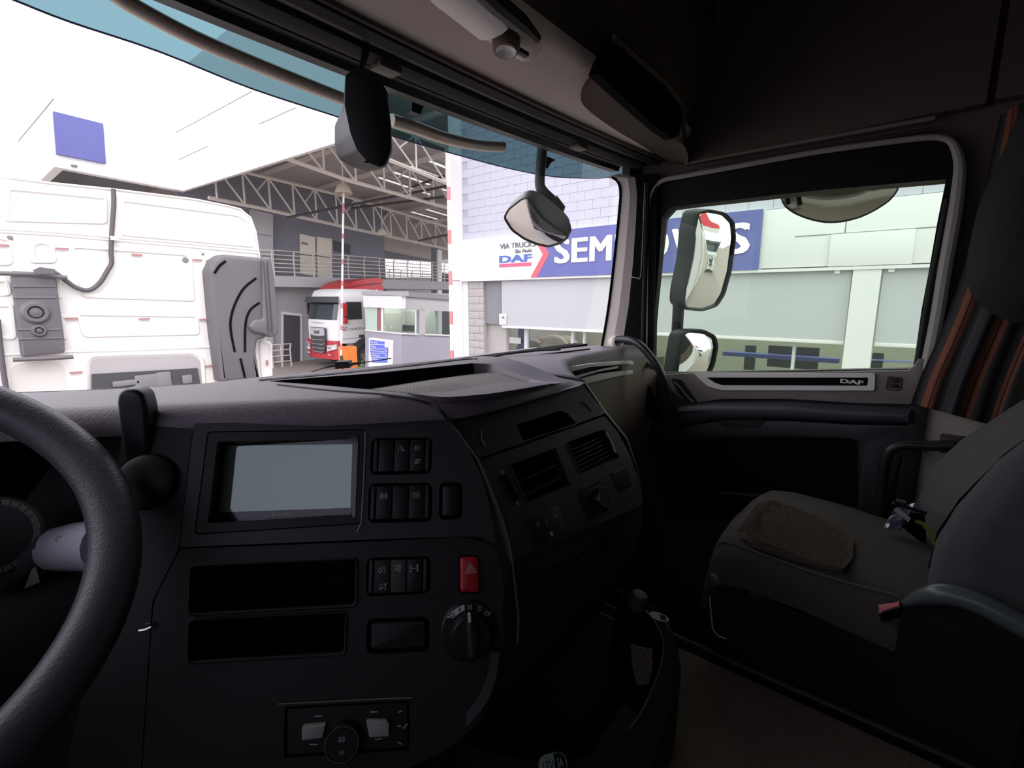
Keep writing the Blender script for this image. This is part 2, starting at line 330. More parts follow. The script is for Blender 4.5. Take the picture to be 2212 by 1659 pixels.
mm = M(); mm.prism(doorpoly([(1450, 950), (1850, 945), (1852, 1120), (1445, 1120)], 1.612), (-.003, 0, 0)); part('pocket_back', mm, VOID, dr)
mm = M(); mm.tube(curve_pts([onX(x, y, 1.57) for x, y in [(1450, 1072), (1560, 1066), (1700, 1078), (1850, 1100)]]), .007, 8); part('pocket_lip', mm, DGREY2, dr)
# rear grab bar of the doorway and B pillar
mm = M(); mm.prism([onX(x, y, 1.60) for x, y in [(1992, 868), (2230, 890), (2230, 1250), (1930, 1250), (1960, 1100)]], (.03, 0, 0)); struct('trim_6', mm, mat('pillar_beige', (.36, .31, .27), .7), 'beige door pillar behind the passenger door')
mm = M(); mm.box((1.585, -.055, 1.5), (1.62, -.018, 2.33), .006); struct('trim_7', mm, RUB)
mm = M(); mm.tube(curve_pts([onX(x, y, 1.54) for x, y in [(2062, 962), (2010, 963), (1950, 962), (1922, 975), (1910, 1010), (1905, 1060), (1900, 1120), (1898, 1160)]]), .013, 12)
gb = thing('grab_bar', 'black tubular grab bar behind the passenger door', 'handle', onX(1900, 1160, 1.54)); part('bar', mm, BLK, gb)
mm = M(); c = onX(2065, 962, 1.56); mm.box(c-V((.02, .03, .02)), c+V((.03, .03, .02)), .006); part('bracket', mm, DGREY, gb)

# ------------------------------------------------------------------ windshield and header
XC = .55
def wsY(X, z, off=0): return .865+(3.02-z)*.22-.075*((X-XC)/.95)**2+off
mm = M(); mm.grid([[(x, wsY(x, z), z) for x in [-.5+2.02*i/24 for i in range(25)]] for z in [2.36+.70*j/8 for j in range(9)]])
struct('window_1', mm, WSG, 'clear curved windshield pane')
# black printed edge of the glass
mm = M(); edge = curve_pts([onX(x, y, 1.505) if y < 9999 else 0 for x, y in [(1322, 383), (1334, 392), (1340, 412), (1338, 450), (1330, 530), (1316, 650), (1303, 730), (1295, 765), (1284, 775)]], 4)
mm.tube(edge, .004, 8); struct('trim_8', mm, VOID)
# A pillar: beige face, black gap, blind rails
mm = M(); a = [onY(1336, 392, .785), onX(1343, 520, 1.50), onX(1310, 660, 1.505), onX(1296, 768, 1.507), onX(1290, 800, 1.507)]
fpx = [(1302, 383), (1336, 388), (1342, 420), (1337, 470), (1326, 560), (1314, 660), (1300, 740), (1288, 790)]; bpx = [(1340, 375), (1372, 383), (1376, 420), (1374, 470), (1368, 560), (1358, 660), (1345, 740), (1338, 790)]
mid = [(x1*.45+x2*.55, (y1+y2)/2) for (x1, y1), (x2, y2) in zip(fpx, bpx)]
mm.grid([[onX(*p, 1.507) for p in fpx], [onX(*p, 1.512) for p in mid], [onX(*p, 1.53) for p in bpx]]); struct('trim_9', mm, BEIGE, 'beige windshield pillar at the right', smooth=25)
mm = M(); mm.grid([[onX(x, y, 1.602) for x, y in [(1368, 375), (1366, 560), (1345, 700), (1330, 800)]], [onX(x, y, 1.60) for x, y in [(1420, 375), (1415, 560), (1412, 700), (1410, 800)]], [onX(x, y, 1.64) for x, y in [(1425, 375), (1420, 560), (1416, 700), (1414, 800)]]]); struct('trim_10', mm, VOID)
mm = M(); mm.tube(curve_pts([onX(x, y, 1.592) for x, y in [(1373, 395), (1370, 500), (1363, 590), (1366, 598), (1376, 600), (1384, 594), (1389, 500), (1393, 395)]], 5), .0018, 6); cord_mm = mm
mm = M(); mm.tube([onX(1399, 395, 1.60), onX(1393, 600, 1.60), onX(1388, 790, 1.60)], .009, 8); struct('trim_11', mm, RUB)
# pillar grab handle
gh = thing('pillar_handle', 'black curved grab handle on the beige windshield pillar', 'handle', onX(1450, 920, 1.55))
mm = M(); pts = curve_pts([onX(1322, 735, 1.53), onX(1345, 733, 1.50), onX(1375, 740, 1.485), onX(1402, 766, 1.485), on_ := onX(1424, 800, 1.49), onX(1440, 850, 1.52), onX(1448, 920, 1.55)]); mm.tube(pts, .0125, 12); part('grip', mm, mat('handle_black', (.018, .02, .026), .35), gh)
mm = M(); mm.lathe([(0, 0), (.024, 0), (.026, .012), (.022, .035), (.014, .04)], onX(1326, 737, 1.535), (-.6, -.7, 0), 16); part('boss', mm, BEIGE, gh, 'beige mounting boss')

# header: blind cassettes run across the cab above the glass
hd = thing('blind_cassette', 'black roller blind cassette above the windshield', 'blind', (.55, .8, 3.02))
part('pull_loop', cord_mm, mat('cord', (.35, .33, .31), .3, metal=.6), hd, 'thin metallic pull loop')
def extr(prof, x0, x1): return [[(x0, y, z) for y, z in prof], [(x1, y, z) for y, z in prof]]
def yb(x): return -.05*((x-XC)/.95)**2
def sweepx(prof, x0, x1, n=14): return [[(x, y+yb(x)*.9, z) for y, z in prof] for x in [x0+(x1-x0)*i/n for i in range(n+1)]]
mm = M(); mm.grid(sweepx([(.93, 3.06), (.90, 3.022), (.868, 3.018), (.862, 3.030), (.845, 3.030), (.842, 3.040)], -.5, 1.56)); part('lower_rail', mm, BLK, hd)
mm = M(); mm.grid(sweepx([(.845, 3.042), (.835, 3.028), (.815, 3.024), (.795, 3.030), (.788, 3.045)], -.5, 1.60)); part('roller', mm, RUB, hd)
mm = M(); mm.grid(sweepx([(.79, 3.050), (.785, 3.036), (.765, 3.030), (.748, 3.036), (.742, 3.052), (.80, 3.12), (.95, 3.12)], -.5, 1.62)); part('upper_rail', mm, DGREY2, hd)
mm = M(); mm.tube([(x, .740+yb(x)*.9, 3.043) for x in [-.5+2.12*i/14 for i in range(15)]], .005, 8); part('edge_bead', mm, mat('bead', (.06, .05, .045), .4), hd)
for x in (.60, 1.24):
    mm = M(); mm.box((x, .80+yb(x), 3.018), (x+.05, .835+yb(x), 3.03), .004); part('clip', mm, mat('clip', (.09, .075, .065), .5), hd)
# beige console underside
oc = thing('overhead_console', 'beige overhead console underside with dark storage shelf behind', 'console', (.55, .6, 3.05))
rows = []
for i in range(15):
    x = -.5+2.15*i/14; y0 = .742+yb(x)*.9
    rows.append([(x, y0, 3.046), (x, y0-.03, 3.054), (x, y0-.07, 3.068), (x, .615, 3.088), (x, .598, 3.098), (x, .590, 3.115)])
mm = M(); mm.grid(rows); part('lower_panel', mm, BEIGE, oc, 'beige plastic underside')
mm = M(); mm.grid([[(x, .590, 3.113), (x, .575, 3.16), (x, .56, 3.24), (x, .545, 3.34), (x, .54, 3.9)] for x in (-.5, .2, 1.0, 1.65)]); part('shelf_front', mm, SHELF, oc, 'dark felt shelf front')
# side scoop and pocket at the right end
lo = curve_pts([onZ(x, y, z) for x, y, z in [(1292, 130, 3.108), (1285, 148, 3.100), (1255, 178, 3.088), (1232, 208, 3.078), (1226, 232, 3.074), (1250, 258, 3.074), (1300, 288, 3.072), (1370, 326, 3.068), (1440, 372, 3.060), (1468, 388, 3.058)]], 4)
hi = curve_pts([onY(x, y, Y) for x, y, Y in [(1300, 110, .57), (1292, 150, .56), (1300, 172, .553), (1325, 195, .55), (1350, 215, .548), (1385, 245, .545), (1420, 275, .542), (1455, 300, .54), (1478, 315, .53), (1486, 335, .55)]], 4)
mm = M(); mm.grid([[lerp(a, b, t)+V((0, -.012, -.004))*sin(pi*t) for t in [k/6 for k in range(7)]] for a, b in zip(lo, hi)]); part('side_scoop', mm, mat('scoop', (.085, .07, .064), .9, spec=.1), oc, 'rounded beige scoop with shade in its dark colour')  # shade on the beige scoop painted in as a darker colour
mm = M(); P = [onY(x, y, .538) for x, y in [(1326, 82), (1360, 100), (1450, 190), (1472, 235), (1473, 262), (1468, 292), (1452, 300), (1420, 277), (1340, 205), (1290, 158), (1300, 130)]]; mm.prism(P, (0, .02, 0)); part('pocket_opening', mm, VOID, oc)
mm = M(); mm.tube([onY(x, y, .535) for x, y in [(1326, 80), (1380, 128), (1440, 180), (1474, 226), (1478, 300)]], .006, 6); part('pocket_edge', mm, SHELF, oc)
# lamp unit
lu = part('lamp_unit', M().grid([[lerp(onZ(*a, 3.066), onZ(*b, 3.078), t)+V((0, 0, -.012))*sin(pi*t)**.6 for t in [k/6 for k in range(7)]] for a, b in [((900, -22), (1012, -40)), ((960, 22), (1062, 0)), ((1020, 66), (1112, 40)), ((1068, 98), (1155, 78)), ((1098, 116), (1172, 100)), ((1118, 124), (1166, 112))]]), BEIGE, oc, 'raised reading lamp housing')
mm = M(); mm.grid([[lerp(onZ(*a, 3.052), onZ(*b, 3.055), t)+V((0, 0, -.006))*sin(pi*t)**.5 for t in [k/5 for k in range(6)]] for a, b in [((893, -34), (985, -50)), ((940, 12), (1020, -14)), ((995, 54), (1066, 24)), ((1036, 86), (1098, 62))]]); part('lamp_lens', mm, LENS, lu, 'frosted strip lens')
mm = M(); mm.tube([onZ(x, y, 3.054) for x, y in [(1010, -50), (1068, 4), (1124, 50), (1160, 84)]], [.014, .016, .015, .008], 10); part('lamp_grip', mm, DGREY, lu)
c = onZ(1093, 104, 3.045); mm = M(); mm.lathe([(.017, -.006), (.022, -.006), (.025, .002), (.026, .016)], c, (.15, .1, 1), 24); part('spot_ring', mm, TAUPE, lu)
mm = M(); mm.lathe([(.0, .002), (.009, .001), (.014, -.002), (.0185, -.004), (.0185, .002)], c+V((-.001, -.001, -.004)), (.15, .1, 1), 22); part('spot_lens', mm, mat('spot_lens', (.75, .72, .7), .2), lu)
mm = M(); c2 = onZ(1128, 114, 3.05); mm.box(c2-V((.014, .006, .004)), c2+V((.014, .006, .004)), .002); part('switch', mm, DGREY, lu)
mm = M(); c = onZ(968, 80, 3.064); mm.lathe([(0, 0), (.0075, 0), (.0085, .003)], c-V((0, 0, .003)), (0, 0, 1), 14); part('screw_hole', mm, BLK, oc)
mm = M(); c = onX(1405, 112, 1.55); mm.box(c-V((.01, .02, .02)), c+V((.01, .02, .02)), .006); part('coat_hook', mm, VOID, oc)

# ------------------------------------------------------------------ dashboard
db = thing('dashboard', 'dark dashboard wrapping round the driver with screen and switches', 'dashboard', (.5, .7, 1.9))
e1 = V((.8, -.6, 0)); s_ = .42; e2 = V((-.6*s_, -.8*s_, -sqrt(1-s_*s_))); DP = Fr(at(600, 1040, .62), e1, e2, e2.cross(e1))
def slab(outline, r, zt, h, holes=(), k=5):
    m_ = M(); rows = [[(*p, zt-h) for p in outline]]
    for i in range(k+1): a = pi/2*i/k; rows.append([(*p, zt-r*(1-sin(a))) for p in inset(outline, r*(1-cos(a)))])
    m_.grid(rows, True); top = [V(p) for p in rows[-1]]; L_ = [top]+[[V((*p, zt)) for p in h_] for h_ in holes]; A = [p for l in L_ for p in l]
    m_.add(A, [tuple(t) for t in tessellate_polygon(L_)]); return m_
def zpx(pts, z): return [tuple(onZ(x, y, z)[:2]) for x, y in pts]
ZT = 2.462
tray = rounded(zpx([(580, 829), (800, 812), (1022, 788), (1060, 787), (1150, 802), (1190, 817), (1150, 842), (1060, 857), (960, 866), (850, 852), (700, 838)], ZT), [.004, .01, .02, .01, .01, .012, .02, .02, .02, .02, .02], 3)
hollow = rounded(zpx([(418, 858), (470, 846), (560, 842), (640, 849), (700, 857), (600, 860)], ZT), .01, 2)
outl = [(-.5, .86), (-.2, .862), (.05, .820), (.142, .745), (.209, .690), (.300, .617), (.367, .562), (.430, .512), (.455, .495), (.478, .482), (.56, .475), (.70, .480), (.80, .486), (.838, .497), (.852, .55), (.874, .64), (.878, .72), (.862, .80), (.394, .888), (.276, .895), (.18, .945), (.078, 1.02), (-.1, 1.05), (-.5, 1.06)]
def ss(t): t = max(0, min(1, t)); return t*t*(3-2*t)
def pdrop(x, y): return .030*ss((x-.56)/.27)*ss((.74-y)/.24)
def lower(m_):
    for v in m_.v:
        if v.z > 2.4345: v.z = max(2.433, v.z-pdrop(v.x, v.y))
    return m_
def densify(m_, L_=.05):
    bm = bmesh.new(); vs_ = [bm.verts.new(v) for v in m_.v]
    for f in m_.f:
        try: bm.faces.new([vs_[i] for i in f])
        except ValueError: pass
    bmesh.ops.remove_doubles(bm, verts=bm.verts[:], dist=1e-5); bmesh.ops.triangulate(bm, faces=bm.faces[:])
    for _ in range(4):
        es = [e for e in bm.edges if e.calc_length() > L_]
        if not es: break
        bmesh.ops.subdivide_edges(bm, edges=es, cuts=1); bmesh.ops.triangulate(bm, faces=bm.faces[:])
    bm.verts.index_update(); q_ = M(); q_.add([v.co.copy() for v in bm.verts], [[v.index for v in f.verts] for f in bm.faces]); bm.free(); return q_
def tz(y): return ZT-.003-.020*ss((y-.60)/.16)
pad = part('top_pad', lower(densify(slab(outl, .030, ZT+.004, .034, [tray], 7))), PAD, db, 'purplish grey grained top pad', smooth=60)
# tray inside: floor slopes down to a black rear wall
mm = M(); r0 = [V((*p, ZT+.0045)) for p in tray]; r1 = [V((*p, tz(p[1])-.001)) for p in inset(tray, .008)]; mm.grid([r0, r1], True); part('tray_wall', lower(mm), PAD, pad)
TM = mat('tray_mat', (.115, .10, .098), .6, spec=.4)
mm = M(); ti = inset(tray, .007); ys_ = [.44+.01*i for i in range(46)]
def xr_(y):
    xs = []
    for i in range(len(ti)):
        a, b = ti[i], ti[(i+1) % len(ti)]
        if (a[1] > y) != (b[1] > y): xs.append(a[0]+(y-a[1])/(b[1]-a[1])*(b[0]-a[0]))
    return (min(xs), max(xs)) if len(xs) > 1 else None
rows = [[(lerp(*xr_(y), t), y, tz(y)) for t in [k/24 for k in range(25)]] for y in ys_ if xr_(y)]
mm.grid(rows); part('tray_floor', lower(mm), TM, pad, smooth=80)
rw_ = [onZ(x, y, ZT) for x, y in [(590, 829), (700, 820), (800, 812), (920, 800), (1018, 789)]]
mm = M(); mm.grid([[p+V((0, -.004, .005)) for p in rw_], [p+V((0, -.010, -.024)) for p in rw_]]); part('tray_back', mm, VOID, pad)
mm = M(); ib = inset(tray, .016)
def inside(p, poly):
    c = False; n = len(poly)
    for i in range(n):
        a, b = poly[i], poly[(i+1) % n]
        if (a[1] > p[1]) != (b[1] > p[1]) and p[0] < (b[0]-a[0])*(p[1]-a[1])/(b[1]-a[1])+a[0]: c = not c
    return c
for i in range(150):                                                  # fine moulded ribs of the tray mat
    x = .30+i*.0052; seg = []
    for j in range(90):
        y = .46+j*.006; pin = inside((x+(y-.6)*.45, y), ib)
        if pin: seg.append(y)
    if len(seg) > 3: mm.box((0, 0, 0), (0, 0, 0)) if False else [mm.add([(x+(y-.6)*.45+dx, y, tz(y)-pdrop(x+(y-.6)*.45, y)+.0004+dz) for y in (ya_, yb_) for dx, dz in ((-.0014, 0), (0, .0014), (.0014, 0))], [(0, 1, 4, 3), (1, 2, 5, 4)]) for ya_, yb_ in zip(seg[::6], seg[6::6]+[seg[-1]]) if yb_ < .74]
part('ribbed_mat', mm, mat('rib', (.12, .105, .10), .6, spec=.4), pad, 'ribbed mat in the tray', stuff=True)
mm = M(); mm.tube(curve_pts([onZ(x, y, z) for x, y, z in [(600, 832, ZT+.004), (720, 845, ZT+.004), (830, 853, ZT+.004), (890, 861, ZT+.002), (930, 873, 2.456), (952, 888, 2.448), (963, 902, 2.436)]]), .0022, 6); part('pad_seam', mm, mat('seam_dark', (.02, .017, .02), .7), pad)
# rear hump of the tray and slope down to the glass
mm = M(); mm.tube(curve_pts([onZ(x, y, 2.463) for x, y in [(560, 826), (700, 814), (860, 797), (1000, 780), (1030, 779)]]), [.006]*13+[.007]*12, 8); part('tray_rim', mm, PAD, pad)
mm = M(); mm.grid([[(x, y0, 2.452 if x < .8 else 2.42), (x, y0+.05, 2.43 if x < .8 else 2.41), (x, 1.04-.05*((x-XC)/1)**2, 2.40)] for x, y0 in [(-.5, 1.02), (-.1, 1.0), (.2, .96), (.45, .90), (.7, .87), (.92, .84), (1.1, .82), (1.5, .80)]]); part('defroster_ledge', mm, PAD, db)
# --- panel facing the driver
up = rounded([DP.px(x, y) for x, y in [(419, 915), (700, 908), (967, 904), (1003, 948), (1050, 1050), (1072, 1178), (1040, 1158), (800, 1165), (388, 1182)]], [.003, .01, .008, .02, .03, .002, .02, .05, .003])
navq = [DP.px(x, y) for x, y in [(448, 932), (789, 927), (781, 1132), (419, 1156)]]; nav_o = rounded(navq, .006); nav_i = rounded(inset(navq, .013), .003)
def qd(pts): return [DP.px(x, y) for x, y in pts]
c3 = lambda x, y: (380+x*.33454, 880+y*.33454)
sw1 = rounded(qd([c3(1262, 198), c3(1660, 193), c3(1650, 430), c3(1252, 437)]), .010); sw2 = rounded(qd([c3(1245, 490), c3(1655, 485), c3(1655, 738), c3(1238, 748)]), .010)
blk1 = rounded(qd([c3(1702, 483), c3(1850, 483), c3(1850, 722), c3(1698, 728)]), .009)
def fl_(F, P, w=0): return [F.p(*p, w) for p in P]
mm = M(); mm.holed(fl_(DP, up), [fl_(DP, nav_o), fl_(DP, sw1), fl_(DP, sw2), fl_(DP, blk1)], -DP.n*.02); cp = part('centre_panel', mm, DGREY, db, 'dark grey facia around screen', smooth=30)
def seam(pts, F=DP, w=.0008, r=.0011, mt=VOID, nm='seam', par=None): mm = M(); mm.tube([F.p(*F.px(x, y, w), w) for x, y in pts], r, 6); return part(nm, mm, mt, par or db)
# recess bottoms
for P, nm in ((sw1, 'switch_recess'), (sw2, 'switch_recess'), (blk1, 'switch_recess')):
    mm = M(); mm.prism(fl_(DP, P, -.012), DP.n*.002); part(nm, mm, VOID, cp)
# screen unit: stepped bezel, glossy glass
su = part('screen_unit', M().holed(fl_(DP, rounded(inset(navq, .0015), .005)), [fl_(DP, nav_i)], -DP.n*.012), DGREY2, db, 'infotainment screen bezel')
ni = rounded([DP.px(x, y) for x, y in [(466, 951), (770, 942), (763, 1112), (440, 1124)]], .003)
mm = M(); mm.holed(fl_(DP, rounded(inset(navq, .012), .003), -.004), [fl_(DP, ni, -.004)], -DP.n*.030); part('inner_bezel', mm, BLK, su)
LF0 = Fr(DP.p(*DP.px(615, 1030), -.013), DP.a+DP.n*.16, DP.b, DP.n-DP.a*.16)
mm = M(); mm.prism([LF0.p(*LF0.px(x, y)) for x, y in [(462, 947), (774, 938), (767, 1116), (436, 1128)]], -LF0.n*.002); part('screen_glass', mm, mat('screen_black', (.012, .012, .012), .08, spec=.6), su, 'dark border of the screen')
LF0 = Fr(DP.p(*DP.px(615, 1030), -.013), DP.a+DP.n*.16, DP.b, DP.n-DP.a*.16)
lcd = [LF0.px(x, y) for x, y in [c3(322, 248), c3(1140, 238), c3(1128, 648), c3(272, 678)]]
mm = M(); mm.prism(fl_(LF0, lcd), LF0.n*.0004); part('screen_display', mm, mat('lcd_off', (.20, .25, .22), .06, spec=1.0, metal=.5), su, 'grey-green reflecting display')
mm = M(); a, b = LF0.px(*c3(625, 684)), LF0.px(*c3(738, 694)); text(mm, 'Pioneer', LF0, a[0], a[1], b[0], b[1], ext=.0003, w=.0002); part('lettering', mm, GPRINT, su)
mm = M(); mm.tube([DP.p(*DP.px(x, y), .0005) for x, y in [(790, 932), (786, 1040), (781, 1130), (772, 1150)]], .0013, 6); part('bezel_edge', mm, TAUPE, su)
# switches
def cyl(mm, F, cu_, cv_, r, w0, w1, n=14): pts = [(cu_+r*cos(2*pi*i/n), cv_+r*sin(2*pi*i/n)) for i in range(n)]; mm.prism(fl_(F, pts, w0), F.n*(w1-w0))
def ringp(mm, F, cu_, cv_, r, t, w, a0=0, a1=360, n=16):
    A = [radians(a0+(a1-a0)*i/n) for i in range(n+1)]; mm.grid([[F.p(cu_+(r+q)*cos(a), cv_+(r+q)*sin(a), w) for a in A] for q in (-t/2, t/2)])
def line(mm, F, a, b, t, w):
    d = (V(b)-V(a)).normalized(); n = V((-d.y, d.x))*t/2; mm.prism([F.p(*(V(p)+sg*n), w) for p, sg in ((a, 1), (a, -1), (b, -1), (b, 1))], F.n*.0003)
def icon(mm, F, kind, u, v, s, w):
    if kind == 'chassis': line(mm, F, (u-s, v-s*.8), (u-s, v+s*.8), s*.18, w); line(mm, F, (u+s, v-s*.8), (u+s, v+s*.8), s*.3, w); line(mm, F, (u-s, v), (u+s, v), s*.12, w); [line(mm, F, (u+q*s-s*.3, v+j*s*.8), (u+q*s+s*.3, v+j*s*.8), s*.3, w) for q in (-1, 1) for j in (-1, 1)]
    if kind == 'axle': line(mm, F, (u-s, v-s), (u+s, v-s), s*.15, w); ringp(mm, F, u-s*.5, v, s*.4, s*.14, w); ringp(mm, F, u+s*.5, v-s*.25, s*.4, s*.14, w); cyl(mm, F, u+s*.45, v+s*.7, s*.25, w, w+.0003, 10)
    if kind in ('dial', 'dialm'): ringp(mm, F, u, v, s*.9, s*.16, w, 130, 300); ringp(mm, F, u, v, s*.9, s*.16, w, -20, 60); cyl(mm, F, u, v, s*.25, w, w+.0003, 10); line(mm, F, (u, v), (u-s*.5, v+s*.6), s*.15, w); ringp(mm, F, u+s*.7, v-s*.7, s*.32, s*(.12 if kind == 'dial' else .25), w, *( (0, 360) if kind == 'dial' else (-60, 90)))
    if kind == 'tc': ringp(mm, F, u, v, s*1.05, s*.16, w, -65, 65); ringp(mm, F, u, v, s*1.05, s*.16, w, 115, 245); line(mm, F, (u-s*.6, v+s*.95), (u+s*.6, v+s*.95), s*.16, w); text(mm, 'TC', F, u-s*.55, v-s*.4, u+s*.55, v+s*.4, ext=.0003, w=w, off=.02)
    if kind == 'c': ringp(mm, F, u, v, s*.7, s*.15, w); ringp(mm, F, u, v, s*1.1, s*.15, w, -60, 60); ringp(mm, F, u, v, s*1.1, s*.15, w, 120, 240); ringp(mm, F, u, v, s*.32, s*.15, w, 50, 310)
    if kind == 'beam': line(mm, F, (u-s, v-s*.8), (u+s, v+s*.8), s*.14, w); line(mm, F, (u+s*.2, v-s*.9), (u+s*.2, v+s*.3), s*.14, w); ringp(mm, F, u+s*.2, v+s*.6, s*.35, s*.14, w); line(mm, F, (u-s*.9, v-s*.1), (u-s*.9, v+s*.9), s*.12, w)
    if kind in ('filt', 'filtx'): mm_ = [line(mm, F, (u-s*.5, v+q*s*.6), (u+s*.4, v+q*s*.6), s*.14, w) for q in (-1, 0, 1)]; line(mm, F, (u-s*.5, v-s*.6), (u-s*.5, v+s*.6), s*.14, w); ringp(mm, F, u+s*.5, v, s*.55, s*.14, w, -70, 70)
    if kind == 'filtx': line(mm, F, (u-s, v+s*.8), (u+s, v-s*.8), s*.16, w)
    if kind == 'lock': cushion(mm, F, rrect(u-s*.6, v-s*.1, u+s*.6, v+s, s*.1, 2), w, w+.0003, .0001); ringp(mm, F, u, v-s*.15, s*.42, s*.16, w, 180, 360)
    if kind == 'unlock': ringp(mm, F, u, v+s*.4, s*.5, s*.15, w); ringp(mm, F, u-s*.2, v-s*.4, s*.35, s*.14, w, 120, 330)
    if kind == 'tri':
        for q in (1.0, .62, .3):
            P = [(u, v-s*q), (u+s*.95*q, v+s*.65*q), (u-s*.95*q, v+s*.65*q)]
            for i in range(3): line(mm, F, P[i], P[(i+1) % 3], s*.1, w)
    if kind == 'turt': ringp(mm, F, u, v+s*.2, s*.55, s*.15, w, 180, 360); line(mm, F, (u-s*.6, v+s*.25), (u+s*.6, v+s*.25), s*.13, w); line(mm, F, (u+s*.5, v+s*.1), (u+s, v-s*.3), s*.16, w); line(mm, F, (u-s*.4, v+s*.2), (u-s*.4, v+s*.6), s*.14, w); line(mm, F, (u+s*.4, v+s*.2), (u+s*.4, v+s*.6), s*.14, w)
def swbank(F, pts, icons, par, w=.001, mats=(BLK, BLK, BLK)):
    tl, tr, br, bl = [V(F.px(*c3(x, y))) for x, y in pts]
    for i in range(3):
        t0, t1 = .09+i*.27, .09+(i+1)*.27
        q = [lerp(tl, tr, t0), lerp(tl, tr, t1), lerp(bl, br, t1), lerp(bl, br, t0)]; q = [tuple(p) for p in inset([tuple(p) for p in q], .0006)]
        m_ = M(); cushion(m_, F, q, -.010, w, .0012); k = part('rocker_switch', m_, mats[i], par)
        cu_ = sum(p[0] for p in q)/4; top = (q[0][1]+q[1][1])/2; bot = (q[2][1]+q[3][1])/2; hh = bot-top
        for kind, f in icons[i]:
            m_ = M(); icon(m_, F, kind, cu_, top+hh*f, .0042, w+.0003); part('symbol', m_, GPRINT, k, stuff=True)
    for t0, t1 in ((.0, .085), (.905, .99)):
        q = inset([tuple(p) for p in (lerp(tl, tr, t0), lerp(tl, tr, t1), lerp(bl, br, t1), lerp(bl, br, t0))], .0006); m_ = M(); cushion(m_, F, q, -.010, w-.001, .0015); part('end_cheek', m_, DGREY, par)
swbank(DP, [(1278, 210), (1645, 205), (1640, 412), (1268, 418)], [[], [('beam', .27)], [('filt', .27), ('filtx', .70)]], cp)
swbank(DP, [(1258, 508), (1642, 500), (1640, 718), (1250, 728)], [[('c', .3)], [], [('tc', .28)]], cp)
m_ = M(); cushion(m_, DP, inset(blk1, .004), -.01, .0025, .003); part('blank_button', m_, BLK, cp)
# lower panel
lw = rounded([DP.px(x, y) for x, y in [(388, 1186), (800, 1170), (1010, 1160), (1075, 1182), (1088, 1260), (1105, 1380), (1085, 1470), (1040, 1560), (960, 1625), (800, 1700), (300, 1740), (330, 1300)]], [.003, .03, .02, .02, .03, .03, .03, .03, .03, .01, .01, .01])
sl1 = rounded(qd([(415, 1226), (768, 1210), (766, 1306), (412, 1325)]), .004); sl2 = rounded(qd([(412, 1343), (745, 1326), (742, 1410), (410, 1428)]), .004)
sw3 = rounded(qd([c3(1232, 972), c3(1645, 960), c3(1645, 1202), c3(1225, 1226)]), .010); sw4 = rounded(qd([c3(1232, 1365), c3(1640, 1352), c3(1640, 1580), c3(1228, 1600)]), .010)
hz = rounded(qd([c3(1825, 955), c3(1962, 955), c3(1968, 1205), c3(1825, 1205)]), .007)
cl = rounded(qd([(614, 1528), (884, 1514), (886, 1622), (612, 1640)]), .004)
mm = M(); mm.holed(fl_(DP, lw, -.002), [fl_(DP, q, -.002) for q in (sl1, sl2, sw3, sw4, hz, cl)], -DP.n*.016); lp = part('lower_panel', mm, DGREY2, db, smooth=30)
for P, d in ((sl1, -.07), (sl2, -.07), (sw3, -.013), (sw4, -.010), (hz, -.013), (cl, -.010)):
    mm = M(); mm.grid([fl_(DP, P, -.01), fl_(DP, P, d)], True); mm.prism(fl_(DP, P, d), -DP.n*.002); part('storage_slot' if d < -.05 else 'recess', mm, VOID, lp)
for P in (sl1, sl2):
    mm = M(); mm.grid([fl_(DP, inset(P, -.004), -.002), fl_(DP, inset(P, -.002), .0015), fl_(DP, P, -.002)], True); part('slot_rim', mm, DGREY, lp)
swbank(DP, [(1245, 985), (1632, 975), (1628, 1190), (1238, 1208)], [[('dial', .33), ('dialm', .82)], [('axle', .28)], [('chassis', .28)]], lp, w=0, mats=(DGREY2, mat('warm_switch', (.042, .038, .034), .6), BLK))
mm = M(); q = inset(sw4, .005); cushion(mm, DP, q, -.010, -.002, .003); part('blank_cover', mm, DGREY2, lp)
mm = M(); cushion(mm, DP, inset(hz, .002), -.013, .004, .0035, 3); hb = part('hazard_button', mm, REDSW, lp, 'red hazard warning button')
mm = M(); a = DP.px(*c3(1898, 1035)); icon(mm, DP, 'tri', a[0], a[1]+.001, .008, .0043); part('triangle_symbol', mm, mat('pink_print', (.55, .35, .33), .6), hb)
# rotary gear selector
ro = DP.px(1014, 1362); mm = M()
mm.lathe([(.0, -.01), (.037, -.01), (.0365, .003), (.034, .005), (.0, .005)], DP.p(*ro, -.004), DP.n, 40); rk = part('gear_selector', mm, BLK, lp, 'round black gear selector dial')
mm = M(); mm.lathe([(.0, .020), (.023, .020), (.026, .016), (.027, 0)], DP.p(ro[0], ro[1]+.004, 0), DP.n, 32); mm.box((0, 0, 0), (0, 0, 0)) if False else None; part('knob', mm, BLK, rk)
mm = M(); cushion(mm, DP, rrect(ro[0]-.007, ro[1]-.018, ro[0]+.007, ro[1]+.028, .006, 3), .015, .030, .004); part('knob_ridge', mm, BLK, rk)
mm = M(); a, b = DP.px(1010, 1323, .03), DP.px(1018, 1345, .03); cushion(mm, DP, rrect(a[0], a[1], b[0], b[1], .0025, 3), .0295, .0306, .0002); part('pointer', mm, WPRINT, rk, 'white pointer mark')
mm = M(); pc = lambda x, y: DP.px(780+x*.15676, 1180+y*.15676, .002)
mm.prism(fl_(DP, rounded([pc(1180, 985), pc(1240, 910), pc(1340, 835), pc(1425, 805), pc(1428, 885), pc(1350, 925), pc(1280, 990)], .001), .0012), DP.n*.0006); part('label_arc', mm, WPRINT, rk, 'white arc behind R')
